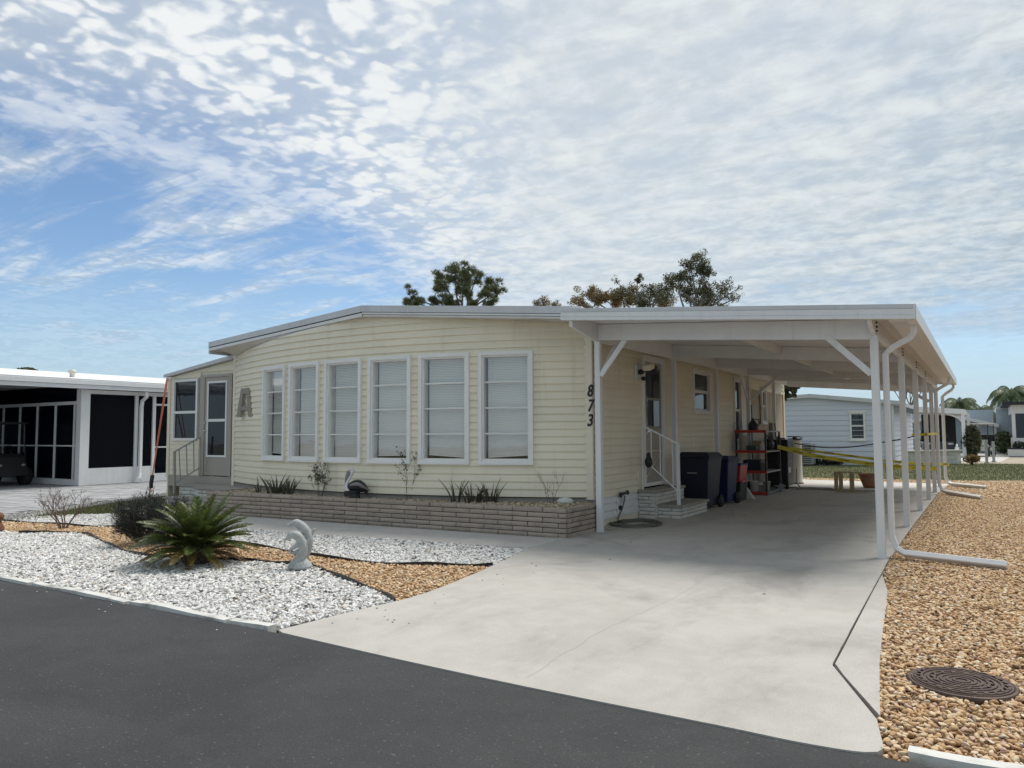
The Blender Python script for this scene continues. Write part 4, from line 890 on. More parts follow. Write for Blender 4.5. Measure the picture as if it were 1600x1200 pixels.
# cross beams
pL = [10.34,13.62,16.25,18.9,21.6]; pR = [9.86,13.27,16.04,18.65,20.95,23.2]
def xbeam(y, h=0.21, w=0.05, x0=XLp+0.026, x1=XRp-0.026, yR=None):
    yR = y if yR is None else yR; q = MB()
    q.hull8([(x0,y-w/2,rz(x0)-0.13-h),(x1,yR-w/2,rz(x1)-0.13-h),(x1,yR+w/2,rz(x1)-0.13-h),(x0,y+w/2,rz(x0)-0.13-h)],[(x0,y-w/2,rz(x0)-0.125),(x1,yR-w/2,rz(x1)-0.125),(x1,yR+w/2,rz(x1)-0.125),(x0,y+w/2,rz(x0)-0.125)]); return cb(q, 'beam', 'white', 0.003)
xbeam(10.30, 0.235, 0.05, yR=9.83)
for y in (13.55,16.3,18.9,21.4): xbeam(y, 0.22)
xbeam(23.3, 0.30)
# posts: slim box section with a foot plate
def post(x, y, top, s_=0.085):
    q = MB(); q.box((-s_/2,-s_/2,0),(s_/2,s_/2,top)); q.box((-s_/2-.001,-0.008,0.02),(-s_/2,0.008,top-.02)); q.box((-s_/2-.012,-s_/2-.004,0.0),(s_/2+.012,s_/2+.004,0.006)); o = cb(q, 'post', 'white', 0.003); o.location = Vector((x,y,0.012))-CO; return o
for y in pL: post(XLp, y, tL-0.27)
for y in pR: post(XRp, y, tR-0.20)
# bolts
for y in pR[:4]:
    q = MB()
    for z in (tR-0.14,tR-0.09,tR-0.04): q.tube([(XRp+0.025,y-0.01,z),(XRp+0.045,y-0.01,z)],0.012,6)
    cb(q, 'bolt', 'blackiron')
# diagonal braces
def brace(p, q_, w=0.075, t=0.035): q = MB(); q.bar(p, q_, t, w); cb(q, 'brace', 'white', 0.002)
brace((XLp+0.05,10.32,2.36),(XLp+0.50,10.30,2.92))
brace((XRp-0.04,9.86,2.18),(XRp-0.52,9.87,2.66))
brace((XLp+0.01,10.42,2.38),(XLp+0.01,11.0,2.92))
brace((XLp+0.05,18.9,2.30),(XLp+0.75,18.9,2.87)); brace((XLp,18.8,2.32),(XLp,18.25,2.87))
brace((XRp-0.05,20.95,2.22),(XRp-0.75,21.1,2.66))
# downspouts: elbow out of the gutter, back to the post, down, and out over the gravel
def downspout(y, ox, oy, kick, r_=0.045, z1=0.075):
    x = XRp+ox; P = [(xr_-0.07,y+0.02,2.75),(xr_-0.07,y+0.02,2.66),(xr_-0.11,y+0.015,2.60),(x+0.08,y+oy,2.50),(x,y+oy,2.42),(x,y+oy,1.2),(x,y+oy,0.26),(x+0.05,y+oy-0.04,0.12),(x+0.14,y+oy-0.1,z1)]+[kick]
    q = MB(); q.tube(P, r_, 4, 0.72, sq=True); o = cb(q, 'downspout', 'white', 0.008)
    return o
downspout(9.98, 0.10, 0.02, (0.15,9.72,0.055))
downspout(20.4, 0.12, 0.02, (-0.12,19.2,0.05)); downspout(23.3, 0.14, 0.1, (-0.02,22.7,0.05)); 

# ------------------------------------------------------------------ objects under the carport
def wheeled_bin(name, label, x, y, w, d, h, m_, rz=0.0, lid=None):
    t = thing(name, label, 'wheeled bin', (x,y,0.012), rz, 'wheeled bins by the side steps')
    q = MB(); q.hull8([(-w*.40,-d*.40,0.05),(w*.40,-d*.40,0.05),(w*.40,d*.36,0.05),(-w*.40,d*.36,0.05)],[(-w/2,-d/2,h*.9),(w/2,-d/2,h*.9),(w/2,d/2,h*.9),(-w/2,d/2,h*.9)])
    q.box((-w/2-.015,-d/2-.015,h*.86),(w/2+.015,d/2+.015,h*.90)); q.build('body', m_, t, 0.015)
    q = MB(); q.hull8([(-w/2-.03,-d/2-.03,h*.905),(w/2+.03,-d/2-.03,h*.905),(w/2+.03,d/2+.04,h*.905),(-w/2-.03,d/2+.04,h*.905)],[(-w*.42,-d*.42,h),(w*.42,-d*.42,h),(w*.44,d*.44,h*.985),(-w*.44,d*.44,h*.985)]); q.build('lid', lid or m_, t, 0.012)
    q = MB(); q.smooth = True; q.tube([(-w*.38,d*.53,h*.84),(w*.38,d*.53,h*.84)],0.018,8); q.build('handle', M['black'], t)
    for s_ in (-1,1):
        q = MB(); q.smooth = True; q.tube([(s_*w*.41,d*.42,0.12),(s_*(w*.41+.055),d*.42,0.12)],0.118,18); q.build('wheel', M['rubber'], t)
    q = MB(); q.bar((-w*.2,-d/2+.006,h*.63),(w*.12,-d/2+.006,h*.63),0.012,0.02); q.build('grab_bar', M['grey'], t)
    return t
wheeled_bin('wheeled_bin', 'large navy wheeled rubbish bin right behind the side steps', -4.80, 14.62, 0.62, 0.72, 1.10, M['navy'], R(-4))
wheeled_bin('wheeled_bin', 'narrower bright blue wheeled bin between the navy bin and the red tote', -4.70, 15.72, 0.50, 0.55, 1.0, M['blue'], R(-6))
t = thing('storage_tote', 'black storage tote on the concrete under the red tote', 'tote', (-4.70,16.55,0.012))
q = MB(); q.hull8([(-.20,-.26,0),(.20,-.26,0),(.20,.26,0),(-.20,.26,0)],[(-.24,-.30,.40),(.24,-.30,.40),(.24,.30,.40),(-.24,.30,.40)]); q.build('body', M['black'], t, 0.01)
q = MB(); q.ell((0.06,-.293,.21),(.055,.012,.085)); q.build('label_sticker', M['paper'], t)
t = thing('storage_tote', 'red slatted crate with blue top stacked on the black tote', 'crate', (-4.70,16.55,0.415))
q = MB(); q.hull8([(-.20,-.26,0),(.20,-.26,0),(.20,.26,0),(-.20,.26,0)],[(-.24,-.29,.36),(.24,-.29,.36),(.24,.29,.36),(-.24,.29,.36)]); q.box((-.27,-.32,.0),(.27,.32,.035)); q.build('body', M['red'], t, 0.008)
for i in range(5): q = MB(); x = -.17+i*.085; q.box((x-.012,-.292,.06),(x+.012,-.27,.34)); q.build('slat', M['red'], t)
q = MB(); q.box((-.25,-.30,.361),(.25,.30,.39)); q.build('lid', M['blue'], t, 0.008)
q = MB(); q.hull8([(-5.0,17.05,0.015),(-4.38,17.0,0.015),(-4.36,17.03,0.015),(-4.98,17.08,0.015)],[(-5.06,17.14,0.72),(-4.88,17.12,0.70),(-4.86,17.15,0.70),(-5.04,17.17,0.72)])
tag(q.build('leaning_board', M['paper']), 'white cut board leaning beside the shelf unit', 'board')

# shelf unit
t = thing('shelf_unit', 'black utility rack with four red fronted shelves holding paint tins and buckets', 'shelf', (-4.72,18.85,0.012)); 
for z in (0.03,0.52,1.0,1.48):
    q = MB(); q.box((-.36,-.72,z),(.36,.72,z+.03)); o = q.build('shelf', M['grey'], t)
    q = MB(); q.box((-.37,-.75,z-.015),(.37,-.721,z+.05)); q.build('shelf_lip', M['red'], o)
for x in (-.34,.34):
    for y in (-.70,.70): q = MB(); q.box((x-.02,y-.02,0),(x+.02,y+.02,1.50)); q.build('post', M['black'], t)
SH = Vector((-4.72,18.85,0.012))
def item(name, label, cat, x, y, z, fn, m_, group='things stored on the shelf unit'):
    q = MB(); fn(q); o = q.build(name, m_); o.location = SH+Vector((x,y,z)); return tag(o, label, cat, group)
def bucket(r_, h): return lambda q: (setattr(q,'smooth',True), q.lathe([(r_*.85,0),(r_,h),(r_*1.04,h),(r_*1.04,h+.015),(r_*.9,h+.018)],16))
def bx(a, c, d): return lambda q: q.box((-a/2,-c/2,0),(a/2,c/2,d))
item('bucket', 'white pail at the front of the lowest shelf', 'bucket', 0.02,-.58,.062, bucket(.10,.24), M['paper'])
item('bucket', 'white pail at the right end of the lowest shelf', 'bucket', 0.22,-.20,.062, bucket(.09,.22), M['tank'])
item('bucket', 'dark blue tub on the lowest shelf near the wall', 'bucket', -.2,-.50,.062, bucket(.11,.25), M['navy'])
item('storage_box', 'dark blue bin filling the shelf second from the floor', 'storage box', -0.02,-.30,.552, bx(.42,.55,.26), M['navy'])
item('paint_tin', 'dull metal tin on the shelf second from the floor', 'tin', 0.25,-.58,.552, bucket(.08,.20), M['grey'])
item('paint_tin', 'small pale tin on the shelf second from the floor near the wall', 'tin', -.24,-.62,.552, bucket(.06,.16), M['paper'])
item('bucket', 'tall white bucket on the third shelf from the floor', 'bucket', -.2,-.55,1.032, bucket(.12,.34), M['tank'])
item('storage_box', 'green organiser box on the third shelf', 'storage box', 0.0,-.55,1.032, bx(.22,.22,.12), M['bluegrn'])
item('storage_box', 'yellow brown case on the third shelf behind the organiser', 'storage box', 0.05,-.15,1.032, bx(.30,.25,.24), M['wood'])
item('spray_bottle', 'pale spray bottle on the third shelf', 'bottle', 0.24,-.60,1.032, lambda q: (q.lathe([(.05,0),(.055,.15),(.02,.20),(.015,.26),(.035,.265),(.03,.30)],12)), M['paper'])
item('tool_bag', 'black jumbled tool bag at the end of the third shelf', 'bag', 0.16,.25,1.032, lambda q: (q.ell((0,0,.14),(.17,.22,.15)), q.tube([(0,-.15,.2),(0,-.05,.36),(0,.1,.36),(0,.18,.22)],.012,6)), M['black'])
def jug(q):
    q.smooth = True; q.lathe([(.10,0),(.115,.03),(.11,.15),(.05,.24),(.03,.27),(.03,.30)],14); q.tube([(.06,0,.27),(.13,0,.27),(.15,0,.18),(.11,0,.10)],.014,6)
item('jug', 'dark oil jug with a handle on top of the shelf unit', 'jug', 0.0,-.45,1.512, jug, M['black'])
# beyond the shelf: tank, softener, power box
t = thing('water_tank', 'tall cream cylindrical water tank behind the shelf unit', 'tank', (-4.62,22.55,0.02))
q = MB(); q.smooth = True; q.lathe([(.19,0),(.195,.04),(.18,.05),(.18,1.22),(.17,1.26)],24); q.build('cylinder', M['tank'], t)
q = MB(); q.smooth = True; q.lathe([(.20,1.245),(.20,1.275),(.06,1.29),(.06,1.33)],20); q.tube([(-.2,0,1.33),(.12,0,1.33),(.2,.05,1.29)],.015,6); q.build('valve_cap', M['black'], t)
q = MB(); q.smooth = True; q.lathe([(.21,0),(.21,.03)],20); q.build('foot_ring', M['black'], t)
t = thing('water_tank', 'second cream tank half hidden behind the shelf unit', 'tank', (-4.92,21.9,0.02))
q = MB(); q.smooth = True; q.lathe([(.17,0),(.17,1.22),(.15,1.27)],24); q.build('cylinder', M['tank'], t)
q = MB(); q.smooth = True; q.lathe([(.18,1.26),(.18,1.30),(.05,1.31),(.05,1.35)],18); q.build('valve_cap', M['black'], t)
t = thing('generator', 'black boxy machine standing between shelf unit and tank', 'machine', (-4.62,20.7,0.012))
q = MB(); q.box((-.26,-.35,.08),(.26,.35,.72)); q.build('body', M['black'], t, 0.02)
q = MB(); q.box((-.27,-.36,.70),(.27,.36,1.28)); q.build('upper_case', M['black'], t, 0.02)
q = MB(); 
q.box((.262,-.30,.42),(.268,-.05,.56)); q.build('label_plate', M['paper'], t)
for s_ in (-1,1): q = MB(); q.smooth = True; q.tube([(s_*.2,-.3,.07),(s_*.25,-.3,.07)],.07,12); q.build('wheel', M['rubber'], t)
t = thing('hand_tool', 'black long handled tool leaning above the shelf unit', 'tool', (-4.35,19.4,0.0))
q = MB(); q.smooth = True; q.tube([(0.0,0,0.02),(-.06,.1,.9),(-.14,.2,1.72)],.014,6); q.build('handle', M['black'], t)
q = MB(); q.bar((-.02,-.03,0.012),(.05,-.03,.2),.03,.12); q.build('blade', M['grey'], t)
t = thing('dolly_base', 'chrome legged stand foot beside the black machine', 'stand', (-4.25,20.9,0.012))
q = MB(); q.smooth = True; q.tube([(0,0,.5),(.0,0,.12),(.10,-.1,.02),(.22,-.14,.015)],.02,8); q.build('leg', M['chrome'], t)

# wooden frame, scraps, pot
t = thing('wooden_frame', 'raw timber stool frame lying on its side beyond the drive', 'wooden frame', (-2.85,20.3,0.02))
for a, c in (((-.30,-.30,.02),(-.30,-.30,.47)),((-.22,-.12,.02),(-.22,-.12,.45)),((.06,-.28,.02),(.06,-.28,.44)),((.0,.05,.02),(.0,.05,.44))): q = MB(); q.bar(a,c,.09,.045); q.build('leg', M['wood'], t)
for a, c in (((-.34,-.3,.475),(.28,-.24,.47)),((-.32,.02,.465),(.20,.08,.46)),((-.32,-.3,.43),(-.30,.04,.43)),((-.3,-.33,.02),(.42,-.42,.03))): q = MB(); q.bar(a,c,.07,.035); q.build('rail', M['wood'], t)
t = thing('board_pile', 'flat wooden frame and loose boards lying on the edge of the slab', 'boards', (-3.7,20.6,0.02))
for a, c in (((-.45,-.3,.02),(.45,-.28,.02)),((-.42,.10,.02),(.42,.12,.02)),((-.43,-.28,.022),(-.40,.1,.022)),((.42,-.28,.022),(.40,.1,.022)),((-1.9,.1,.03),(-.3,-.1,.03)),((.5,-.3,.02),(1.4,-.35,.03))): q = MB(); q.bar(a,c,.08,.03); q.build('board', M['taupe_dk'], t)
t = thing('flower_pot', 'round terracotta flower pot beside the timber frame', 'pot', (-2.62,21.75,0.02))
q = MB(); q.smooth = True; q.lathe([(.14,0),(.175,.10),(.225,.25),(.24,.32),(.27,.325),(.27,.365),(.235,.365),(.22,.32),(.2,.31)],28); q.build('body', M['terra'], t)
q = MB(); q.lathe([(.215,.32),(.02,.325)],20); q.build('soil', M['mortar'], t)

# caution tape
def tape(name, label, pts, wid=0.075, text=True, tilt=0.0):
    P = smoothline(pts, 8); t = thing(name, label, 'caution tape', P[0]); b = MB()
    n = len(P)
    def up(i): return Vector((0.12*math.sin(i*0.9)+tilt,0.1*math.cos(i*0.7),1)).normalized()*wid/2
    for i in range(n-1): b._a([P[i]-up(i)-P[0],P[i+1]-up(i+1)-P[0],P[i+1]+up(i+1)-P[0],P[i]+up(i)-P[0]],[(0,1,2,3)])
    o = b.build('ribbon', M['tape'], t); s_ = o.modifiers.new('thick','SOLIDIFY'); s_.thickness = 0.001; s_.offset = 0
    if text:
        L = 0; last = 0.0
        for i in range(n-1):
            d = (P[i+1]-P[i]); L += d.length
            if L-last > 0.52 and i > 0:
                last = L; m_ = (P[i]+P[i+1])/2-P[0]; dn = (P[i+4 if i+4 < n else n-1]-P[i-3 if i > 2 else 0]).normalized(); 
                if dn.x < 0: dn = -dn
                u_ = Vector((0,0,1)); nr = dn.cross(u_).normalized(); u_ = nr.cross(dn).normalized()
                mt = Matrix(((dn.x,u_.x,nr.x,m_.x+nr.x*.006),(dn.y,u_.y,nr.y,m_.y+nr.y*.006),(dn.z,u_.z,nr.z,m_.z+nr.z*.006),(0,0,0,1)))
                textmesh('lettering', 'CAUTION', 0.056, M['blackiron'], t, mt, 0.0008)
    return t
tape('caution_tape', 'broad yellow caution tape drooping from the shelf unit to the far carport posts', [(-4.38,19.35,1.13),(-3.7,19.6,0.93),(-2.9,20.0,0.78),(-2.0,20.3,0.66),(-1.35,20.8,0.60),(-1.0,20.90,0.58)], 0.095, tilt=0.1)
tape('caution_tape', 'second yellow caution tape just above the broad one, twisted near the tank', [(-4.40,20.5,1.08),(-3.8,20.9,0.98),(-3.0,21.3,0.86),(-2.2,21.6,0.74),(-1.5,22.0,0.66),(-1.0,22.9,0.62),(-0.85,23.3,0.60)], 0.06)
tape('caution_tape', 'yellow caution tape wound round a carport post at chest height', [(-1.35,18.5,1.42),(-1.13,18.58,1.42),(-1.02,18.58,1.43),(-0.92,20.3,1.44)], 0.05, text=False)
q = MB(); q.smooth = True; q.tube(smoothline([(-4.42,21.5,1.18),(-3.7,21.2,1.08),(-2.9,20.6,1.10),(-1.9,19.6,1.26),(-1.15,18.62,1.42)],8),0.014,5)  # third caution tape, stretched thin; its underside shade is painted black
tag(q.build('twisted_tape', M['black']), 'twisted caution tape, its dark underside painted black, strung from the tank up to the carport post', 'cord')
q = MB()
for z in (.02,.055,.09): pass
# hose, spigot pipe
t = thing('garden_hose', 'coiled garden hose lying on the slab below the wall tap', 'hose', (-4.85,11.45,0.012))
pts = []
for i in range(150):
    a = i*0.26; rr = 0.24+0.045*math.sin(i*0.11)+0.0006*i; pts.append((rr*1.15*math.cos(a)+.06*math.sin(i*.05), rr*math.sin(a)*1.5, 0.014+0.012*(i%24)/12+0.004*math.sin(i)))
q = MB(); q.smooth = True; q.tube(pts, 0.012, 6); q.build('coil', M['hose'], t)
q = MB(); q.smooth = True; q.tube(smoothline([(-.24,0.05,.03),(-.30,-.02,.06),(-.28,.08,.2),(-.26,.16,.36),(-.26,.17,.44)],6),0.012,6); q.build('riser', M['hose'], t)
t = thing('water_tap', 'brass and black outdoor tap assembly on the white skirting', 'tap', (XR+.02,11.62,0.42))
q = MB(); q.box((0,-.16,-.26),(.02,-.10,.0)); q.tube([(.03,.02,-.1),(.03,.02,.09)],.02,8); q.build('pipe', M['white'], t)
q = MB(); q.smooth = True; q.tube([(.05,-.10,.06),(.05,.16,.07)],.022,8); q.ell((.05,.17,.07),(.03,.03,.04)); q.ell((.05,-.11,.05),(.03,.03,.045)); q.ell((.04,-.10,-.16),(.03,.05,.04)); q.build('valve', M['black'], t)
# hanging thing on rail
q = MB(); q.smooth = True; q.ell((0,0,0),(.07,.06,.10)); q.ell((.0,0,.10),(.04,.05,.07)); o = q.build('hanging_lantern', M['black']); o.location = (-5.0,12.42,0.98); tag(o, 'small black lantern hanging on the side stair rail', 'lantern')

# fallen debris on the slab
rs = random.Random(11); lm = MB(); lm._a([(-.02,0,0),(0,-.01,.006),(.022,0,.002),(0,.011,.008)],[(0,1,2,3)]); lme = lm.mesh('fallen_leaf', M['bark'])
for i in range(34):
    x = rs.uniform(-4.4,-1.1); y = rs.uniform(4.4,19.8); 
    if i > 22: x = rs.uniform(-4.2,-3); y = rs.uniform(13,19)
    o = link('fallen_leaf', lme, loc=(x,y,0.014), rot=(0,0,rs.uniform(0,6)), scl=(rs.uniform(.5,1.3),)*3); tag(o, 'small dry leaf lying on the concrete drive', 'leaf', 'dry leaves scattered on the drive')
for i in range(26):
    x = rs.uniform(-11,-5); y = rs.uniform(4.3,7.6)
    if i > 15: x = rs.uniform(-.7,1.2); y = rs.uniform(4.4,11)
    o = link('fallen_leaf', lme, loc=(x,y,0.035), rot=(rs.uniform(-.3,.3),rs.uniform(-.3,.3),rs.uniform(0,6)), scl=(rs.uniform(.8,1.9),)*3); tag(o, 'small curled dry leaf lying on the gravel', 'leaf', 'dry leaves lying on the gravel beds')
# loose stones strayed onto slab and road
sm_ = MB(); sm_.ell((0,0,0.006),(.013,.009,.008),None,7,5); sme = sm_.mesh('stray_pebble', M['stonew'])
for i in range(30):
    if i < 12: x = rs.uniform(-9,-4.3); y = 3.80-abs(rs.gauss(0,.12)); zz_ = 0.003
    else: x = -4.35+rs.uniform(-.1,.35); y = rs.uniform(4.2,7.6); zz_ = 0.012
    o = link('stray_pebble', sme, loc=(x,y,zz_), rot=(0,0,rs.uniform(0,6)), scl=(rs.uniform(.4,.9),)*3); tag(o, 'small pale pebble strayed from the gravel', 'pebble', 'pebbles strayed off the gravel beds')

# ------------------------------------------------------------------ statues
def remesh(o, vox, sub=None):
    m_ = o.modifiers.new('skin', 'REMESH'); m_.mode = 'VOXEL'; m_.voxel_size = vox; m_.use_smooth_shade = True
    s_ = o.modifiers.new('soft', 'SMOOTH'); s_.factor = 0.5; s_.iterations = 2
t = thing('dolphin_statue', 'weathered grey cast stone statue of two leaping dolphins on a wave base', 'statue', (-6.47,5.86,0.02), R(46))
q = MB(); q.smooth = True
# local x to the right as seen, z up; tall dolphin behind arching to the left
def dolphin(q, P, Rr, fin_i, sgn, y):
    S_ = smoothline([(a,y,b) for a,b in P],5); n = len(S_); rr = []
    for i in range(n):
        t_ = i/(n-1)*(len(Rr)-1); j = min(int(t_),len(Rr)-2); rr.append(Rr[j]+(Rr[j+1]-Rr[j])*(t_-j))
    q.tube(S_, rr, 12, 1.0)
dolphin(q, [(0.03,0.06),(0.075,0.18),(0.085,0.30),(0.055,0.40),(0.0,0.462),(-0.050,0.492),(-0.105,0.480),(-0.155,0.462)], [.028,.044,.053,.054,.050,.044,.023,.012], 3, 1, 0.035)
q.tube([(0.10,0.035,0.36),(0.135,0.035,0.405),(0.165,0.035,0.425)],[.034,.022,.008],8,.5,up=(0,1,0))
q.tube([(0.0,-0.01,0.41),(-0.03,-0.02,0.375),(-0.055,-0.02,0.345)],[.03,.022,.009],8,.5,up=(0,1,0))
dolphin(q, [(0.0,0.05),(0.028,0.14),(0.03,0.24),(-0.005,0.33),(-0.055,0.372),(-0.10,0.365),(-0.14,0.335),(-0.175,0.315)], [.030,.044,.051,.050,.046,.039,.020,.011], 3, 1, -0.045)
q.tube([(0.045,-0.05,0.25),(0.085,-0.05,0.30),(0.105,-0.05,0.33)],[.030,.02,.008],8,.5,up=(0,1,0))
q.tube([(-0.02,-0.075,0.27),(-0.07,-0.09,0.235),(-0.125,-0.10,0.205)],[.034,.024,.009],8,.5,up=(0,1,0))
q.tube([(0.0,0.0,0.19),(-0.06,0.02,0.165),(-0.115,0.03,0.16)],[.034,.026,.010],8,.5,up=(0,1,0))
o = q.build('dolphins', M['stonew'], t); remesh(o, 0.006)
q = MB(); q.smooth = True; q.lathe([(.118,0),(.122,.02),(.11,.04),(.075,.075),(.05,.12),(.035,.16)],24); 
for i in range(18):
    a = i*2*math.pi/18; q.tube([(.125*math.cos(a),.12*math.sin(a),.012),(.10*math.cos(a+.25),.10*math.sin(a+.25),.055),(.05*math.cos(a+.7),.05*math.sin(a+.7),.12),(.045*math.cos(a+1.0)+.02,.045*math.sin(a+1.0),.19)],[.016,.017,.012,.008],6)
o = q.build('wave_base', M['stonew'], t); remesh(o, 0.006)

# pelican
pp_ = gz(546,781,0.40)
t = thing('pelican_statue', 'painted brown pelican statue with white head perched on a dark piling in the planter', 'statue', (pp_.x,pp_.y+0.12,0.39), R(40))
q = MB(); q.smooth = True
q.tube(smoothline([(.22,0,.12),(.16,0,.18),(.06,0,.24),(-.05,0,.225),(-.12,0,.18)],5),[.012,.02,.035,.05,.062,.078,.09,.10,.105,.112,.115,.115,.11,.105,.098,.09,.08,.07,.058,.04,.02],12,0.85)
q.hull8([(.13,-.06,.15),(.13,.06,.15),(.22,.03,.07),(.22,-.03,.07)],[(.13,-.06,.18),(.13,.06,.18),(.23,.03,.085),(.23,-.03,.085)])
o = q.build('body', M['black'], t); remesh(o, 0.01)
for s_ in (-1,1):
    q = MB(); q.smooth = True; q.tube(smoothline([(-.07,s_*.085,.25),(.05,s_*.11,.27),(.15,s_*.105,.22),(.25,s_*.07,.155)],5),[.03,.05,.065,.075,.08,.08,.078,.075,.07,.062,.055,.047,.038,.028,.02,.01],10,0.4,up=(0,0,1)); o = q.build('wing', M['feather_g'] if s_ < 0 else M['black'], t, label=None) if False else q.build('wing', M['feather_g'], t)
q = MB(); q.smooth = True; q.tube(smoothline([(-.10,0,.17),(-.135,0,.24),(-.105,0,.33),(-.055,0,.42),(-.04,0,.475),(-.062,0,.50)],5),[.06,.055,.05,.044,.038,.034,.03,.028,.026,.024,.023,.022,.022,.023,.024,.026,.03,.033,.036,.038,.038,.037,.034,.03,.026,.02],12); o = q.build('neck', M['feather_w'], t)
q = MB(); q.smooth = True; q.ell((-.055,0,.50),(.045,.034,.038)); q.build('head', M['feather_w'], t)
q = MB(); q.smooth = True; q.tube(smoothline([(-.085,0,.49),(-.115,0,.41),(-.14,0,.32),(-.165,0,.215)],5),[.030,.034,.036,.038,.038,.037,.035,.033,.03,.027,.024,.02,.016,.012,.009,.005],10,0.55,up=(0,1,0)); q.build('bill', M['feather_g'], t)
for s_ in (-1,1): q = MB(); q.ell((-.075,s_*.03,.505),(.008,.005,.008),None,8,6); q.build('eye', M['blackiron'], t)
q = MB(); q.smooth = False; q.lathe([(.10,0),(.095,.03),(.085,.10),(.10,.13),(.09,.16)],9); q.box((-.17,-.05,.06),(-.04,.04,.15)); q.build('piling', M['black'], t)
for s_ in (-1,1): q = MB(); q.tube([(0,s_*.035,.14),(0,s_*.035,.17)],.012,6); q.build('foot', M['feather_g'], t)

# small brown ornament at the left edge of the photograph
po = gz(2,832,0.0); t = thing('terracotta_ornament', 'small weathered terracotta ornament at the left edge of the gravel', 'ornament', (po.x-0.16,po.y,0.0))
q = MB(); q.smooth = True; q.lathe([(.10,0),(.11,.05),(.08,.12),(.06,.17),(.09,.20),(.10,.25),(.07,.29),(.02,.31)],16); q.build('body', mat('dark_terracotta', (0.17,0.08,0.05), 0.9, 0.4, 14, 60, 0.5, 0.006), t)

# orange strap staked down from the porch corner
a = Vector((-16.52,10.77,2.86)); g = gz(232,782,0.0)
t = thing('tie_strap', 'orange ratchet strap running from the porch roof corner down to a stake', 'strap', a)
for nm, off, w in (('webbing',Vector((0,0,0)),.03),('webbing',Vector((.10,-.1,-.02)),.022)):
    q = MB(); q.bar(off, (g-a)*0.82, w, .006, up=(1,0,0)); q.build(nm, M['orange'], t)
q = MB(); q.bar((g-a)*0.82,(g-a)*0.99,.03,.008,up=(1,0,0)); q.build('webbing', M['orange'], t)
q = MB(); q.bar((g-a)*0.80,(g-a)*0.87,.07,.05); q.box(tuple((g-a)*0.87-Vector((.03,.03,.1))),tuple((g-a)*0.87+Vector((.03,.03,.04)))); q.build('ratchet', M['black'], t)
q = MB(); q.tube([(g-a)*0.985,(g-a)+Vector((0,0,-.05))],.014,6); q.build('stake', M['grey'], t)

# ------------------------------------------------------------------ plants
def frond_mesh(name, L, droop, m_, nl=30, wid=0.12, seed=0):
    rs = random.Random(seed); b = MB(); pts = []
    for i in range(nl+1):
        t_ = i/nl; pts.append(Vector((L*t_*(1-0.12*t_*droop), 0, L*(0.05*t_+0.10*math.sin(t_*2.2)-droop*0.30*t_*t_))))
    b.tube(pts, [0.007*(1-0.75*i/nl) for i in range(nl+1)], 4)
    for i in range(2, nl+1):
        t_ = i/nl; l = wid*math.sin(min(1,(t_*1.25))*math.pi*0.62+0.35)*(1 if t_ < .85 else (1.05-t_)*4+.15)*rs.uniform(.88,1.08); d = (pts[i]-pts[i-1]).normalized()
        for s_ in (-1,1):
            out = (Vector((0,s_,0))*0.86+d*0.55+Vector((0,0,0.30))).normalized(); p = pts[i]+d*rs.uniform(-.004,.004); w = d*0.0068
            mid_ = p+out*l*0.55+Vector((0,0,.004)); tip = p+out*l+Vector((0,0,-0.10*l))
            b._a([p-w,p+w,mid_+w*.9,mid_-w*.9,tip],[(0,1,2,3),(3,2,4)])
    return b.mesh(name, m_)
sp_ = thing('sago_palm', 'spreading sago palm with glossy green fronds and yellowing lower skirt', 'sago palm', (-7.82,5.52,0.0)); rs = random.Random(5)
q = MB(); q.smooth = True; q.lathe([(.11,-.02),(.13,.05),(.12,.15),(.09,.22),(.03,.26)],14)
for i in range(60):
    a = i*2.4; z = .02+.2*i/60; q.ell((.125*math.cos(a),.125*math.sin(a),z),(.03,.03,.03),None,6,4)
q.build('trunk', M['bark'], sp_)
gm = [frond_mesh('frond', 0.70, dr, M['sago'], 44, 0.13, i) for i, dr in enumerate((0.1,0.3,0.45,0.65))]
ym = [frond_mesh('frond', 0.68, 0.5, M['sago_y'], 36, 0.105, 11), frond_mesh('frond', 0.64, 0.6, M['sago_b'], 32, 0.10, 12)]
for i in range(110):
    t_ = i/109; az = i*2.39996+rs.uniform(-.12,.12)
    if t_ < 0.76:
        el_ = R(56-52*(t_/0.76)**0.95+rs.uniform(-6,6)); me = gm[min(3,int(t_/0.76*3.2)+rs.randrange(2))%4]; s_ = rs.uniform(.85,1.08)*(0.9+0.16*t_)
    else:
        el_ = R(2-16*(t_-.76)/.24+rs.uniform(-4,4)); me = ym[rs.random() < 0.45]; s_ = rs.uniform(.8,1.05)
    o = link('frond', me, sp_, loc=(0.03*math.cos(az),0.03*math.sin(az),0.22-0.10*t_), rot=Euler((rs.uniform(-.25,.25), -el_, az), 'XYZ'), scl=(s_,)*3)
    if me in ym: o['label'] = 'yellowed lower frond' if me is ym[0] else 'withered brown lower frond'

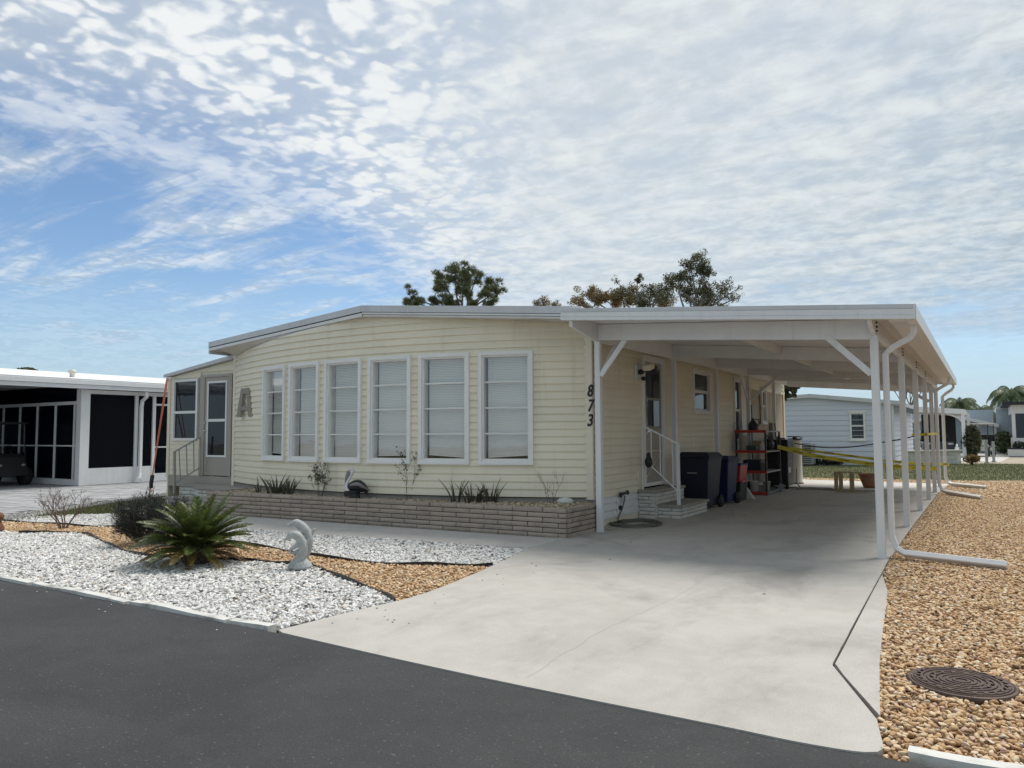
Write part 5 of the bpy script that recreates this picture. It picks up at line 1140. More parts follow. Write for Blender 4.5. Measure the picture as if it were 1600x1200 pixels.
def shrub_twigs(t, rs, n, spread, h, m_, leaf=None, nleaf=0, lsize=.015, rad=.006, depth=3, lname='foliage', up=1.1):
    tips = []; b = MB(); b.smooth = False
    def br(p, d, L, r_, k_):
        P = [p]; q_ = p
        for i in range(3):
            d = (d+Vector((rs.uniform(-.25,.25),rs.uniform(-.25,.25),rs.uniform(-.08,.22)))).normalized(); q_ = q_+d*L/3; P.append(q_)
        b.tube(P, [r_, r_*.85, r_*.7, r_*.5], 4, cap=False); tips.extend(P[1:] if k_ < 2 else P[3:])
        if k_ > 0:
            for _ in range(rs.choice((2,3,3))):
                d2 = (d+Vector((rs.uniform(-1,1),rs.uniform(-1,1),rs.uniform(-.3,.7)))*0.75).normalized(); br(q_ if rs.random() < .6 else P[2], d2, L*rs.uniform(.5,.75), r_*.55, k_-1)
    for i in range(n):
        a = 6.283*i/n+rs.uniform(-.3,.3); d = Vector((math.cos(a)*spread,math.sin(a)*spread,up)).normalized()
        br(Vector((0.04*math.cos(a),0.04*math.sin(a),0)), d, h*rs.uniform(.38,.5), rad, depth)
    b.build('stems', m_, t)
    if leaf:
        q = MB()
        for _ in range(nleaf):
            p = rs.choice(tips)+Vector([rs.gauss(0,lsize*1.2) for _ in range(3)]); a = Vector([rs.uniform(-1,1) for _ in range(3)]).normalized(); c = a.cross(Vector([rs.uniform(-1,1) for _ in range(3)])).normalized(); s_ = lsize*rs.uniform(.6,1.3)
            q._a([p-a*s_,p+c*s_*.45,p+a*s_,p-c*s_*.45],[(0,1,2,3)])
        q.build(lname, leaf, t)
    return tips
c0 = gz(98,826,0.0)
t = thing('bare_shrub', 'leafless twiggy shrub standing in the gravel at the left', 'shrub', (c0.x,c0.y,0)); shrub_twigs(t, random.Random(3), 7, .62, .72, M['twig'], M['twig'], 300, .010, .013, 4, 'dead_leaves')
c0 = gz(222,852,0.0)
t = thing('dark_bush', 'dark scruffy needle leaved bush left of the sago palm', 'bush', (c0.x,c0.y+.1,0)); rs = random.Random(8)
tips = shrub_twigs(t, rs, 16, 1.1, .74, M['twig'], None, 0, .02, .008, 3)
q = MB()
for _ in range(16000):
    p = rs.choice(tips)*.85+Vector([rs.gauss(0,.05) for _ in range(3)])
    if _%3 == 0:
        v_ = Vector([rs.gauss(0,1) for _q in range(3)]).normalized()*rs.uniform(.5,1); p = Vector((v_.x*.33,v_.y*.28,.20+v_.z*.20))
    if p.z < .01: p.z = .02
    d = (Vector((p.x,p.y,p.z*.5+.1)).normalized()+Vector([rs.uniform(-.7,.7) for _ in range(3)])).normalized(); c = d.orthogonal().normalized()*.0035; l = rs.uniform(.03,.075)
    q._a([p-c,p+c,p+d*l],[(0,1,2)])
q.build('foliage', M['darkleaf'], t)
def aloe(px, py, n, h, m_, label, sp=0.10, seed=1, depth=0.18):
    rs = random.Random(seed); c = gz(px, py, 0.39); t = thing('spiky_plant', label, 'plant', (c.x, c.y+depth, 0.385), 0, 'strap leaved plants in the planter')
    for i in range(n):
        a = rs.uniform(0,6.28); r0 = sp*math.sqrt(rs.random()); p = Vector((r0*math.cos(a),r0*math.sin(a),0)); ll = rs.uniform(.15,.6); hh = h*rs.uniform(.55,1.05); b = MB(); P = []
        for k_ in range(6): s_ = k_/5; P.append(p+Vector((math.cos(a)*ll*hh*s_**1.5, math.sin(a)*ll*hh*s_**1.5, hh*s_*(1-.12*s_))))
        b.tube(P, [.017,.018,.016,.012,.008,.001], 4, .35); b.build('leaf_blade', m_, t)
aloe(393,772,4,.36,M['aloe'],'small spiky tuft at the far left end of the planter',.05,2)
aloe(420,774,26,.42,M['aloe'],'dense clump of upright strap leaves near the left end of the planter',.16,3)
aloe(437,775,20,.38,M['aloe'],'strap leaved clump between the dense clump and the leafy bush',.13,4)
aloe(703,788,9,.46,M['aloe'],'sparse aloe at the left of the right hand aloe row',.08,5)
aloe(728,788,20,.38,M['aloered'],'purplish aloe clump in the middle of the right hand row',.13,6)
aloe(757,788,16,.50,M['aloered'],'tallest aloe clump at the right of the row',.11,7)
def leafy(px, py, n, h, label, nl, seed, m_=None, spread=.3, depth=.16):
    c = gz(px, py, .39); t = thing('leafy_shrub', label, 'shrub', (c.x,c.y+depth,.385), 0, 'small shrubs in the planter'); shrub_twigs(t, random.Random(seed), n, spread, h, M['twig'], m_, nl, .019, .005, 2, up=1.2)
leafy(490,778,8,.66,'bushy small leaved shrub left of the pelican',700,4,M['rose'],.55)
leafy(628,783,6,.98,'tall sparse rose bush between pelican and aloes',420,6,M['rose'],.28)
leafy(852,790,4,.62,'thin leafless twigs at the right end of the planter',0,7,None,.3)

# trees ------------------------------------------------------------
def limb(b, pts, r0, r1, n=7):
    P = smoothline(pts, 4); b.tube(P, [r0+(r1-r0)*i/(len(P)-1) for i in range(len(P))], n)
def leaves(q, c, r3, n, s_, rs, needle=False, hollow=.25):
    for _ in range(n):
        v = Vector([rs.gauss(0,1) for _ in range(3)]).normalized()*(rs.random()**.45); p = Vector((c[0]+v.x*r3[0], c[1]+v.y*r3[1], c[2]+v.z*r3[2]))
        if needle:
            d = (Vector((v.x,v.y,v.z+.55)).normalized()+Vector([rs.uniform(-.55,.55) for _ in range(3)])).normalized()
            for _k in range(5):
                dd = (d+Vector([rs.uniform(-.6,.6) for _ in range(3)])).normalized(); w = dd.orthogonal().normalized()*s_*.05; q._a([p-w,p+w,p+dd*s_],[(0,1,2)])
        else:
            a = Vector([rs.uniform(-1,1) for _ in range(3)]).normalized(); cc = a.cross(Vector([rs.uniform(-1,1) for _ in range(3)])).normalized(); z = s_*rs.uniform(.6,1.3); q._a([p-a*z,p+cc*z*.55,p+a*z,p-cc*z*.55],[(0,1,2,3)])
rs = random.Random(21)
YP = 44
base = gy(722,560,YP); base.z = 0
t = thing('pine_tree', 'long needled pine crown rising behind the roof left of centre', 'tree', base); B_ = base
q = MB(); q.smooth = True
fork = gy(722,482,YP); limb(q, [(0,0,0),(.3,0,4),tuple(fork-B_)], .28, .16)
cl = [(645,464,.62),(655,475,.5),(692,437,.9),(688,452,.7),(712,432,.95),(728,428,1.0),(742,436,.85),(770,446,.75),(776,456,.6),(683,470,.7),(699,473,.55),(725,447,.8),(758,462,.5),(765,477,.5),(640,478,.5),(713,478,.6),(740,478,.5),(730,462,.4)]
cents = []
for px, py, r_ in cl:
    c = gy(px, py, YP+rs.uniform(-1.5,1.5))-B_; cents.append((c, r_))
    m1 = (fork-B_).lerp(c, .5)+Vector((0,rs.uniform(-.3,.3),-.35)); limb(q, [tuple(fork-B_-Vector((0,0,rs.uniform(0,.8)))), tuple(m1), tuple(c)], .09, .03, 5)
q.build('trunk', M['bark'], t)
q = MB()
for c, r_ in cents:
    for k_ in range(int(9*r_)+3):
        v = Vector([rs.gauss(0,.5) for _ in range(3)])*r_*.8; 
        leaves(q, c+v, (.30*r_,.30*r_,.24*r_), 34, .32, rs, True)
q.build('crown', M['pine'], t)
def oak(name, label, base_px, Y, tops, mleaf, lsz, dens, seed, twigs=6, grp='trees showing above the roof'):
    rs = random.Random(seed); B_ = gy(base_px, 500, Y); B_.z = 0; t = thing(name, label, 'tree', B_, 0, grp)
    q = MB(); q.smooth = True; f_ = gy(base_px, 500, Y)-B_; limb(q, [(0,0,0),(.2,.1,f_.z*.5),tuple(f_)], .24, .14); lf = MB()
    for px, py, r_, d_ in tops:
        c = gy(px, py+7, Y+rs.uniform(-1.2,1.2))-B_; m1 = f_.lerp(c, .45)+Vector((rs.uniform(-.4,.4),rs.uniform(-.3,.3),.1)); limb(q, [tuple(f_-Vector((0,0,rs.uniform(0,1)))), tuple(m1), tuple(c)], .075, .02, 5)
        for _ in range(twigs):
            e = c+Vector([rs.uniform(-1,1)*r_*1.25, rs.uniform(-1,1)*r_, rs.uniform(-.3,1.25)*r_]); mid_ = c.lerp(e,.5)+Vector([rs.uniform(-.1,.1) for _ in range(3)]); q.tube([c,mid_,e],[.022,.014,.006],4)
            leaves(lf, e, (r_*.5,r_*.5,r_*.42), int(dens*d_*r_), lsz, rs); leaves(lf, mid_, (r_*.42,r_*.42,r_*.42), int(dens*d_*r_*.7), lsz, rs)
    q.build('trunk', M['barkgrey'], t); lf.build('crown', mleaf, t); return t
oak('oak_tree', 'sparse dark leaved oak crown arching above the carport roof', 1085, 38, [(1060,428,.55,1),(1078,412,.6,1.1),(1092,410,.55,1.1),(1100,420,.4,.9),(1055,442,.4,.8),(1080,440,.6,1),(1078,458,.5,1),(1085,470,.6,.9),(1108,450,.5,.9),(1118,462,.7,1.1),(1128,445,.4,.4),(1140,452,.4,.25),(1148,460,.3,.15),(1112,474,.5,.8),(1100,474,.5,.8)], M['oak'], .045, 190, 31, 7)
oak('oak_tree', 'middle oak crown with mixed dark and russet leaves above the roof junction', 1010, 40, [(996,432,.28,.9),(1012,452,.5,1),(1026,450,.4,.7),(1036,460,.55,1.1),(1043,448,.4,.9),(1022,466,.5,1),(1005,470,.5,1),(965,436,.35,.12),(972,452,.5,.7),(1000,460,.4,.6)], M['oak'], .045, 190, 32, 7)
oak('oak_tree', 'russet leaved oak crown low above the roof edge', 965, 42, [(918,460,.6,.8),(928,472,.7,1.2),(908,474,.6,1.2),(970,458,.6,1.2),(980,468,.7,1.3),(960,472,.6,1.2),(945,462,.5,.5),(1040,474,.6,1.1),(897,466,.4,.3)], M['oakbrown'], .047, 270, 33, 6)
oak('oak_tree', 'thin treetop just showing above the house roof right of the pine', 850, 45, [(838,474,.45,.5),(850,470,.5,.5),(865,475,.45,.5),(880,476,.4,.35),(846,478,.5,.7)], M['oakbrown'], .045, 260, 34, 6)
oak('oak_tree', 'dark leaf spray of a tree showing past the back corner of the house', 1180, 30, [(1228,600,.35,1.6),(1236,604,.32,1.4),(1240,598,.25,1.1),(1234,612,.2,.4),(1226,590,.4,1.4)], M['oak'], .06, 560, 35, 5)
# bare tree behind the pale house
rs = random.Random(41); B_ = gy(1410,690,58); B_.z = 0
t = thing('bare_tree', 'leafless grey tree behind the pale blue house', 'tree', B_); q = MB()
def br(p, d, L, r_, k_):
    e = p+d*L; q.tube([p,(p+e)/2+Vector([rs.uniform(-.06,.06)*L for _ in range(3)]),e],[r_,r_*.8,r_*.6],4,cap=False)
    if k_:
        for _ in range(3): br(e, (d+Vector([rs.uniform(-.7,.7),rs.uniform(-.7,.7),rs.uniform(-.1,.5)])).normalized(), L*.72, r_*.55, k_-1)
br(Vector((0,0,0)), Vector((0,0,1)), 1.9, .14, 5); q.build('trunk', M['barkgrey'], t)

def palm_tree(px, py, Y, R_, label, seed, n=20, droop=1.0):
    rs = random.Random(seed); top = gy(px, py, Y); B_ = Vector((top.x, top.y, 0)); t = thing('palm_tree', label, 'palm tree', B_, 0, 'palm trees behind the blue house')
    q = MB(); q.smooth = True; limb(q, [(0,0,0),(.15,0,top.z*.5),(0,0,top.z)], .16, .11); q.tube([(0,0,top.z-.7),(0,0,top.z+.1)],[.15,.09],8); q.build('trunk', M['barkgrey'], t)
    for i in range(n):
        a = i*2.4+rs.uniform(-.2,.2); e0 = R(82-92*i/n+rs.uniform(-8,8)); L = R_*rs.uniform(.85,1.15); b = MB(); P = [Vector((0,0,top.z))]; ee = e0
        for k_ in range(12): P.append(P[-1]+Vector((math.cos(a)*math.cos(ee),math.sin(a)*math.cos(ee),math.sin(ee)))*L/12); ee -= R((7+5*(1-i/n))*droop)
        b.tube(P,[.03]*6+[.02]*7,4)
        for k_ in range(1,13):
            for sub in (0,.25,.5,.75):
                p = P[k_-1].lerp(P[k_],sub); d = (P[k_]-P[k_-1]).normalized(); sd_ = d.cross(Vector((0,0,1))).normalized()
                for s_ in (-1,1):
                    o_ = (sd_*s_*.8+d*.4+Vector((0,0,-.75+rs.uniform(-.2,.2)))).normalized(); l = R_*.36*math.sin(.35+2.5*k_/13); w = d*.022; b._a([p-w,p+w,p+o_*l],[(0,1,2)])
        b.build('frond', M['palm'], t)
palm_tree(1499,634,78,2.0,'left of three tall palms, thin crown beside the carport gutter',51,26)
palm_tree(1530,648,82,2.2,'low rounded palm crown behind the blue roof between two taller palms',52,28)
palm_tree(1580,618,66,1.9,'tallest palm with drooping fronds above the white house at far right',53,34,1.15)
palm_tree(1556,664,92,2.4,'small distant palm crown low behind the blue roof',54,18)

# ------------------------------------------------------------------ left neighbour
n1 = thing('neighbour_house', 'white flat roofed house with dark screened carport at the far left', 'house', (-22.9,12.1,0)); NO = Vector((-22.9,12.1,0))
def nb(q, nm, m_, bv=0): o = q.build(nm, M[m_], n1, bevel=bv); o.location = -NO; return o
q = MB(); q.box((-22.5,4,2.87),(-22.38,24,2.98)); nb(q,'fascia','white'); 
q = MB(); q.box((-22.5,4,2.985),(-22.34,24,3.12)); nb(q,'fascia','white',0.01)
q = MB(); q.box((-22.55,4,3.125),(-22.36,24,3.15)); nb(q,'fascia_cap','fascia')
q = MB(); q.hull8([(-29,4,3.0),(-22.5,4,3.0),(-22.5,24,3.0),(-29,24,3.0)],[(-29,4,3.85),(-22.5,4,3.16),(-22.5,24,3.16),(-29,24,3.85)]); nb(q,'roof','roofwhite')
q = MB(); q.box((-23.0,12.05,0),(-22.75,12.32,2.87)); nb(q,'post','white')
q = MB(); q.box((-22.92,12.32,0),(-22.86,14.45,0.50)); nb(q,'knee_wall','white')
q = MB(); q.box((-22.93,12.32,2.75),(-22.85,22,2.87)); nb(q,'header','white')
for a, c in ((13.80,13.90),(14.40,14.50),(15.4,15.5),(16.8,16.9),(18.5,18.6)): q = MB(); q.box((-22.94,a,0.0),(-22.84,c,2.75)); nb(q,'mullion','white')
q = MB(); q.box((-22.93,14.5,2.45),(-22.85,15.4,2.51)); nb(q,'mullion','white'); q = MB(); q.box((-22.93,14.5,1.08),(-22.85,15.4,1.12)); nb(q,'mullion','white')
q = MB(); q.box((-22.92,14.5,0),(-22.86,22,0.25)); nb(q,'knee_wall','white')
for a, c, z0 in ((12.32,13.8,.5),(13.9,14.4,.5),(14.5,15.4,.25),(15.5,16.8,.25),(16.9,18.5,.25)): q = MB(); q.box((-22.91,a,z0),(-22.90,c,2.75)); nb(q,'screen','screen')
q = MB(); q.box((-29,12.08,0),(-23.0,12.15,0.18)); nb(q,'knee_wall','white')
q = MB(); q.box((-29,12.06,2.42),(-23.0,12.16,2.52)); nb(q,'header','white')
for x in (-28.6,-27.55,-26.45,-25.35,-24.25,-23.15): q = MB(); q.box((x-.03,12.06,0.18),(x+.03,12.16,2.42)); nb(q,'mullion','white')
q = MB(); q.box((-29,12.07,1.16),(-23.05,12.15,1.20)); nb(q,'mullion','white')
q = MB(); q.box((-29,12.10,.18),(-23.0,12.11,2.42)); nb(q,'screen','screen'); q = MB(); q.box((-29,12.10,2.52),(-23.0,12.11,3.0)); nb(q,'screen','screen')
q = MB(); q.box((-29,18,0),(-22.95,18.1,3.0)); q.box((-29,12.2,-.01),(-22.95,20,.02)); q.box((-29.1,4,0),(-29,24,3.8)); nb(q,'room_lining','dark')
q = MB(); q.box((-27.8,17.2,0.02),(-25.2,17.5,1.0)); q.box((-24.4,16,.02),(-23.6,16.8,.8)); nb(q,'stored_furniture','grey')
q = MB(); q.tube([(-22.45,13.9,2.86),(-22.5,13.95,2.7),(-22.72,13.95,2.58),(-22.76,13.95,2.4),(-22.76,13.95,.3),(-22.7,13.9,.14),(-22.45,13.8,.1)],.05,4,.8,sq=True); nb(q,'downspout','white',0.008)
q = MB(); q.smooth = True; p = gx(113,585,-22.9); q.T = Matrix.Translation((-23.6,12.2,3.25)); q.lathe([(.07,0),(.07,.14),(.12,.15),(.10,.24),(.05,.26)],12); nb(q,'roof_vent','tank')
q = MB(); q.box((-22.35,4,-0.03),(-22.3,4.01,-.02))
# tree clump far beyond that roof
rs = random.Random(61); c = gy(40,575,60); t = thing('distant_tree', 'dark treetop peeking over the white neighbour roof at far left', 'tree', (c.x,c.y,0)); q = MB(); q.tube([(0,0,0),(0,0,c.z-1)],.3,6); q.build('trunk', M['bark'], t); q = MB(); leaves(q, (0,0,c.z-.9), (3.0,1.5,1.0), 2600, .22, rs); q.build('crown', M['oak'], t)

# golf carts
def golf_cart(loc, rz, label, body, s_=1.0):
    t = thing('golf_cart', label, 'golf cart', loc, rz, 'golf carts parked at the neighbours')
    q = MB(); q.hull8([(-1.15,-.58,.28),(1.1,-.58,.28),(1.1,.58,.28),(-1.15,.58,.28)],[(-1.15,-.60,.62),(.45,-.60,.42),(.45,.60,.42),(-1.15,.60,.62)]); q.build('chassis', body, t, .03)
    q = MB(); q.hull8([(.5,-.55,.3),(1.25,-.48,.3),(1.25,.48,.3),(.5,.55,.3)],[(.62,-.55,.98),(.95,-.46,.86),(.95,.46,.86),(.62,.55,.98)]); q.build('cowl', body, t, .05)
    for x, z in ((-.25,.62),(-.95,.70)):
        q = MB(); q.box((x-.25,-.55,z),(x+.25,.55,z+.14)); q.box((x-.30,-.55,z+.14),(x-.20,.55,z+.55)); q.build('seat', M['black'], t, .03)
    q = MB(); q.box((-1.15,-.60,1.86),(.85,.60,1.92)); q.build('roof', body if body != M['black'] else M['black'], t, .02)
    for x0, x1 in ((.80,.68),(-1.05,-1.0)):
        for y in (-.55,.55): q = MB(); q.tube([(x0,y,.7),(x1,y,1.86)],.02,6); q.build('pillar', M['black'], t)
    q = MB(); q.box((.76,-.54,.98),(.77,.54,1.84)); q.build('windscreen', M['glass'], t)
    for x in (-.82,.85):
        for y in (-1,1):
            q = MB(); q.smooth = True; q.tube([(x,y*.42,.27),(x,y*.62,.27)],.27,20); w = q.build('wheel', M['rubber'], t)
            q = MB(); q.tube([(x,y*.615,.27),(x,y*.63,.27)],.155,16); q.build('hub', M['black'], w)
            for k_ in range(8):
                a = k_*math.pi/4; q = MB(); q.bar((x+.04*math.cos(a),y*.64,.27+.04*math.sin(a)),(x+.17*math.cos(a),y*.64,.27+.17*math.sin(a)),.015,.03,up=(0,1,0)); q.build('spoke', M['chrome'], w)
    for y in (-.33,.33): q = MB(); q.ell((1.12,y,.62),(.04,.06,.04)); q.build('headlight', M['grey'], t)
    q = MB(); q.smooth = True; q.tube([(.62,.28,.9),(.40,.28,1.08)],.02,6); q.tube([(.40+.0*math.cos(a_/8*6.283),.28+.16*math.cos(a_/8*6.283),1.08+.14*math.sin(a_/8*6.283)) for a_ in range(9)],.014,5); q.build('steering_wheel', M['black'], t)
    return t
golf_cart((-25.75,11.0,-.01), R(4), 'black golf cart with bright spoked wheels half cut off at the left edge', M['black'])
p = gz(1532,713,0.0); golf_cart((p.x,p.y+1.0,0), R(-100), 'pale fronted golf cart parked before the blue house', M['tank'])

# ------------------------------------------------------------------ far right neighbours
n2 = thing('neighbour_house', 'pale blue horizontally sided house with one small sash window beyond the lawn', 'house', (-6,36,0)); N2 = Vector((-6,36,0))
def n2b(q, nm, m_, bv=0): o = q.build(nm, M[m_], n2, bevel=bv); o.location = -N2; return o
fa, fc = Vector((-10.5,35.2,0)), Vector((-3.45,36.6,0))      # front corners
def g2(x): return 3.02-0.11*abs(x+6.6) if x > -6.6 else 3.02-0.06*abs(x+6.6)
z = 0.15; fy = lambda x: fa.y+(fc.y-fa.y)*(x-fa.x)/(fc.x-fa.x)
while z < 2.95:
    x1 = min(fc.x, -6.6+(3.02-z)/0.11-0.02); x0 = max(fa.x, -6.6-(3.02-z)/0.06)
    q = MB(); n = 6; plank(q, [(x0+(x1-x0)*i/n, fy(x0+(x1-x0)*i/n)) for i in range(n+1)], z, z+.235, .03, g2); n2b(q,'siding_plank','ltwall')
    q = MB(); plank(q, [(fc.x,fc.y),(fc.x+.15,fc.y+9)], z, min(z+.235,2.6), .03); 
    if z < 2.5: n2b(q,'siding_plank','ltwall')
    z += .23
q = MB(); n = 8
for i in range(n):
    x0 = fa.x+(fc.x-fa.x)*i/n; x1 = fa.x+(fc.x-fa.x)*(i+1)/n; q._a([(x0,fy(x0)+.02,0),(x1,fy(x1)+.02,0),(x1,fy(x1)+.02,g2(x1)),(x0,fy(x0)+.02,g2(x0))],[(0,1,2,3)])
q._a([(fc.x-.02,fc.y+.02,0),(fc.x+.13,fc.y+9,0),(fc.x+.13,fc.y+9,2.65),(fc.x-.02,fc.y+.02,2.65)],[(0,1,2,3)]); n2b(q,'wall','ltwall')
q = MB()
for x0, x1 in ((fa.x-.2,-6.6),(-6.6,fc.x+.35)):
    q.hull8([(x0,fy(x0)-.25,g2(x0)),(x1,fy(x1)-.25,g2(x1)),(x1,fy(x1)+9,g2(x1)),(x0,fy(x0)+9,g2(x0))],[(x0,fy(x0)-.25,g2(x0)+.17),(x1,fy(x1)-.25,g2(x1)+.17),(x1,fy(x1)+9,g2(x1)+.17),(x0,fy(x0)+9,g2(x0)+.17)])
n2b(q,'roof','fascia')
q = MB(); q.box((fc.x+.02,fc.y-.06,0.1),(fc.x+.12,fc.y+.04,2.62)); n2b(q,'corner_board','white')
q = MB(); q.bar((fc.x+.38,fc.y-.2,2.5),(fc.x+.45,fc.y+8.5,2.45),.04,.22); n2b(q,'fascia','black')
wa = gy(1327,646,fy(-5.05)-.05); wb = gy(1345,686,fy(-4.7)-.05); a = math.atan2(fc.y-fa.y, fc.x-fa.x)
W_ = .62; H_ = 1.22; q = MB(); ring(q,0,0,W_,H_,.07,-.05,.04); q.box((-.06,-.07,H_),(W_+.06,0,H_+.08)); q.box((-.05,-.08,-.06),(W_+.05,0,0)); q.box((.07,-.03,H_/2-.025),(W_-.07,.03,H_/2+.025))
wo = link('window', q.mesh('window', M['white2']), n2, loc=Vector((wa.x,fy(wa.x)-.02,1.12))-N2, rot=(0,0,a))
for z0 in (.0705,H_/2+.026): q = MB(); q.box((.0705,-.01,z0),(W_-.0705,0,z0+H_/2-.098)); q.build('pane', M['glassdark'], wo)
t = thing('air_conditioner', 'grey outdoor air conditioning unit against the pale blue house', 'air conditioner', (-6.85,35.1,0))
q = MB(); q.box((-.45,-.35,.05),(.45,.35,.95)); q.build('case', M['grey'], t, .03)
for i in range(9): q = MB(); q.box((-.40,-.365,.14+i*.085),(.40,-.352,.17+i*.085)); q.build('louvre', M['mortar'], t)
q = MB(); q.smooth = True; q.lathe([(.34,.951),(.30,.97),(.05,.98)],20); q.build('fan_guard', M['black'], t)
rs = random.Random(71)
for px in (1272,1290,1306):
    c = gz(px,727,0); t = thing('low_shrub', ('leftmost' if px == 1272 else 'middle' if px == 1290 else 'rightmost')+' of three low dark shrubs at the foot of the pale blue house', 'shrub', (c.x,fy(c.x)-.35,0), 0, 'low shrubs along the pale blue house'); q = MB(); leaves(q,(0,0,.14),(.32,.2,.15),330,.05,rs); q.build('foliage', M['darkleaf'], t)

# grey block wall and planter, carport, blue house, white house
q = MB(); 
for c in range(4):
    pass
bw = thing('block_wall', 'low whitewashed garden wall in front of the far carport', 'wall', (-2.0,38.2,0))
dirv = (Vector((-0.95,39.4,0))-Vector((-3.0,37.2,0))); ang = math.atan2(dirv.y,dirv.x)
brick_wall(bw, Vector((-3.0,37.2,0))-Vector((-2.0,38.2,0)), ang, dirv.length, 3, .2, .42, .22, M['stepbrick'], seed=44)
q = MB(); q.bar((-1.0,-1.0,.62),(1.05,1.2,.62),.34,.05); q.build('coping', M['stepbrick'], bw)
n3 = thing('neighbour_house', 'slate blue gabled house behind the far carport and golf cart', 'house', (0,61,0)); N3 = Vector((0,61,0))
def n3b(q, nm, m_, bv=0): o = q.build(nm, M[m_], n3, bevel=bv); o.location = -N3; return o
YN = 60.0; pk = gy(1478,650,YN); re_ = gy(1561,668,YN); le_ = gy(1395,668,YN); g0 = gy(1561,712,YN)
z = .2
def g3(x): return pk.z-(pk.z-re_.z)*(x-pk.x)/(re_.x-pk.x) if x > pk.x else pk.z-(pk.z-le_.z)*(pk.x-x)/(pk.x-le_.x)
while z < pk.z-.1:
    x1 = re_.x-.3 if z < re_.z else pk.x+(pk.z-z)/(pk.z-re_.z)*(re_.x-pk.x); x0 = le_.x if z < le_.z else pk.x-(pk.z-z)/(pk.z-le_.z)*(pk.x-le_.x)
    q = MB(); q_n = 6; plank(q, [(x0+(x1-x0)*i/q_n, YN) for i in range(q_n+1)], z, z+.31, .03, g3); n3b(q,'siding_plank','bluewall'); z += .3
q = MB()
for x0, x1 in ((le_.x,pk.x),(pk.x,re_.x)): q.hull8([(x0,YN-.5,g3(x0)),(x1,YN-.5,g3(x1)),(x1,YN+9,g3(x1)),(x0,YN+9,g3(x0))],[(x0,YN-.5,g3(x0)+.24),(x1,YN-.5,g3(x1)+.24),(x1,YN+9,g3(x1)+.24),(x0,YN+9,g3(x0)+.24)])
n3b(q,'roof','roofwhite')
q = MB(); q.box((le_.x,YN+.02,0),(re_.x-.3,YN+.1,2.9)); n3b(q,'wall','bluewall')
q = MB(); q.box((re_.x-.32,YN-.06,0),(re_.x-.14,YN+.02,re_.z)); n3b(q,'corner_board','white')
q = MB(); q.box((re_.x-.13,YN+.5,0),(re_.x+5,YN+.6,2.9)); n3b(q,'wall','bluewall'); q = MB(); q.box((re_.x-.13,YN+.3,2.9),(re_.x+5,YN+6,3.1)); n3b(q,'porch_roof','fascia')
c3 = thing('far_carport', 'small white carport with curved brace in front of the blue house', 'carport', (-1.2,53,0)); C3 = Vector((-1.2,53,0))
def c3b(q, nm, m_): o = q.build(nm, M[m_], c3); o.location = -C3; return o
YC = 50.0; a = gy(1425,664,YC); b_ = gy(1528,664,YC+1); tp = 3.05; px_ = gy(1507,700,YC)
q = MB(); q.hull8([(a.x,YC,2.62),(b_.x-.6,YC,2.45),(b_.x-.6,YC+8,2.45),(a.x,YC+8,2.62)],[(a.x,YC,2.95),(b_.x-.6,YC,2.72),(b_.x-.6,YC+8,2.72),(a.x,YC+8,2.95)]); c3b(q,'roof','white')
q = MB(); q.box((px_.x-.1,YC+.1,0),(px_.x+.08,YC+.28,2.5)); c3b(q,'post','white')
q = MB(); q.box((px_.x+.16,YC+1.5,0),(px_.x+.3,YC+1.65,2.5)); c3b(q,'post','white')
q = MB(); q.tube(smoothline([(px_.x-.05,YC+.19,1.95),(px_.x-.28,YC+.19,2.25),(px_.x-.85,YC+.19,2.5)],5),.05,5); c3b(q,'brace','white')
px2 = gy(1418,700,YC); q = MB(); q.box((px2.x-.1,YC+.1,0),(px2.x+.08,YC+.28,2.6)); c3b(q,'post','white')
q = MB(); q.box((a.x,YC+7.9,0),(b_.x-1.3,YC+8,2.6)); c3b(q,'rear_wall','dark')
# parked car in far carport
p = gz(1462,712,0); t = thing('parked_car', 'dark grey car parked nose out under the far white carport', 'car', (px_.x-1.75,YC+3.2,0), R(-78))
M['carpaint'] = mat('dark_grey_paint', (0.05,0.055,0.065), 0.25, 0.1, 2, bump=0)
q = MB(); q.hull8([(-2.2,-.88,.3),(2.2,-.85,.3),(2.2,.85,.3),(-2.2,.88,.3)],[(-2.2,-.85,1.0),(2.15,-.8,.85),(2.15,.8,.85),(-2.2,.85,1.0)]); q.build('body', M['carpaint'], t, .08)
q = MB(); q.hull8([(-1.9,-.80,1.0),(1.0,-.80,.95),(1.0,.80,.95),(-1.9,.80,1.0)],[(-1.5,-.65,1.6),(.25,-.65,1.6),(.25,.65,1.6),(-1.5,.65,1.6)]); q.build('cabin', M['glassdark'], t, .05)
for x in (-1.35,1.4):
    for y in (-.84,.66): q = MB(); q.smooth = True; q.tube([(x,y,.33),(x,y+.2,.33)],.33,18); w = q.build('wheel', M['rubber'], t); q = MB(); q.tube([(x,y-.01,.33),(x,y+.21,.33)],.2,12); q.build('rim', M['chrome'], w)
for y in (-.6,.6): q = MB(); q.ell((2.18,y,.72),(.06,.17,.08)); q.build('headlight', M['chrome'], t)
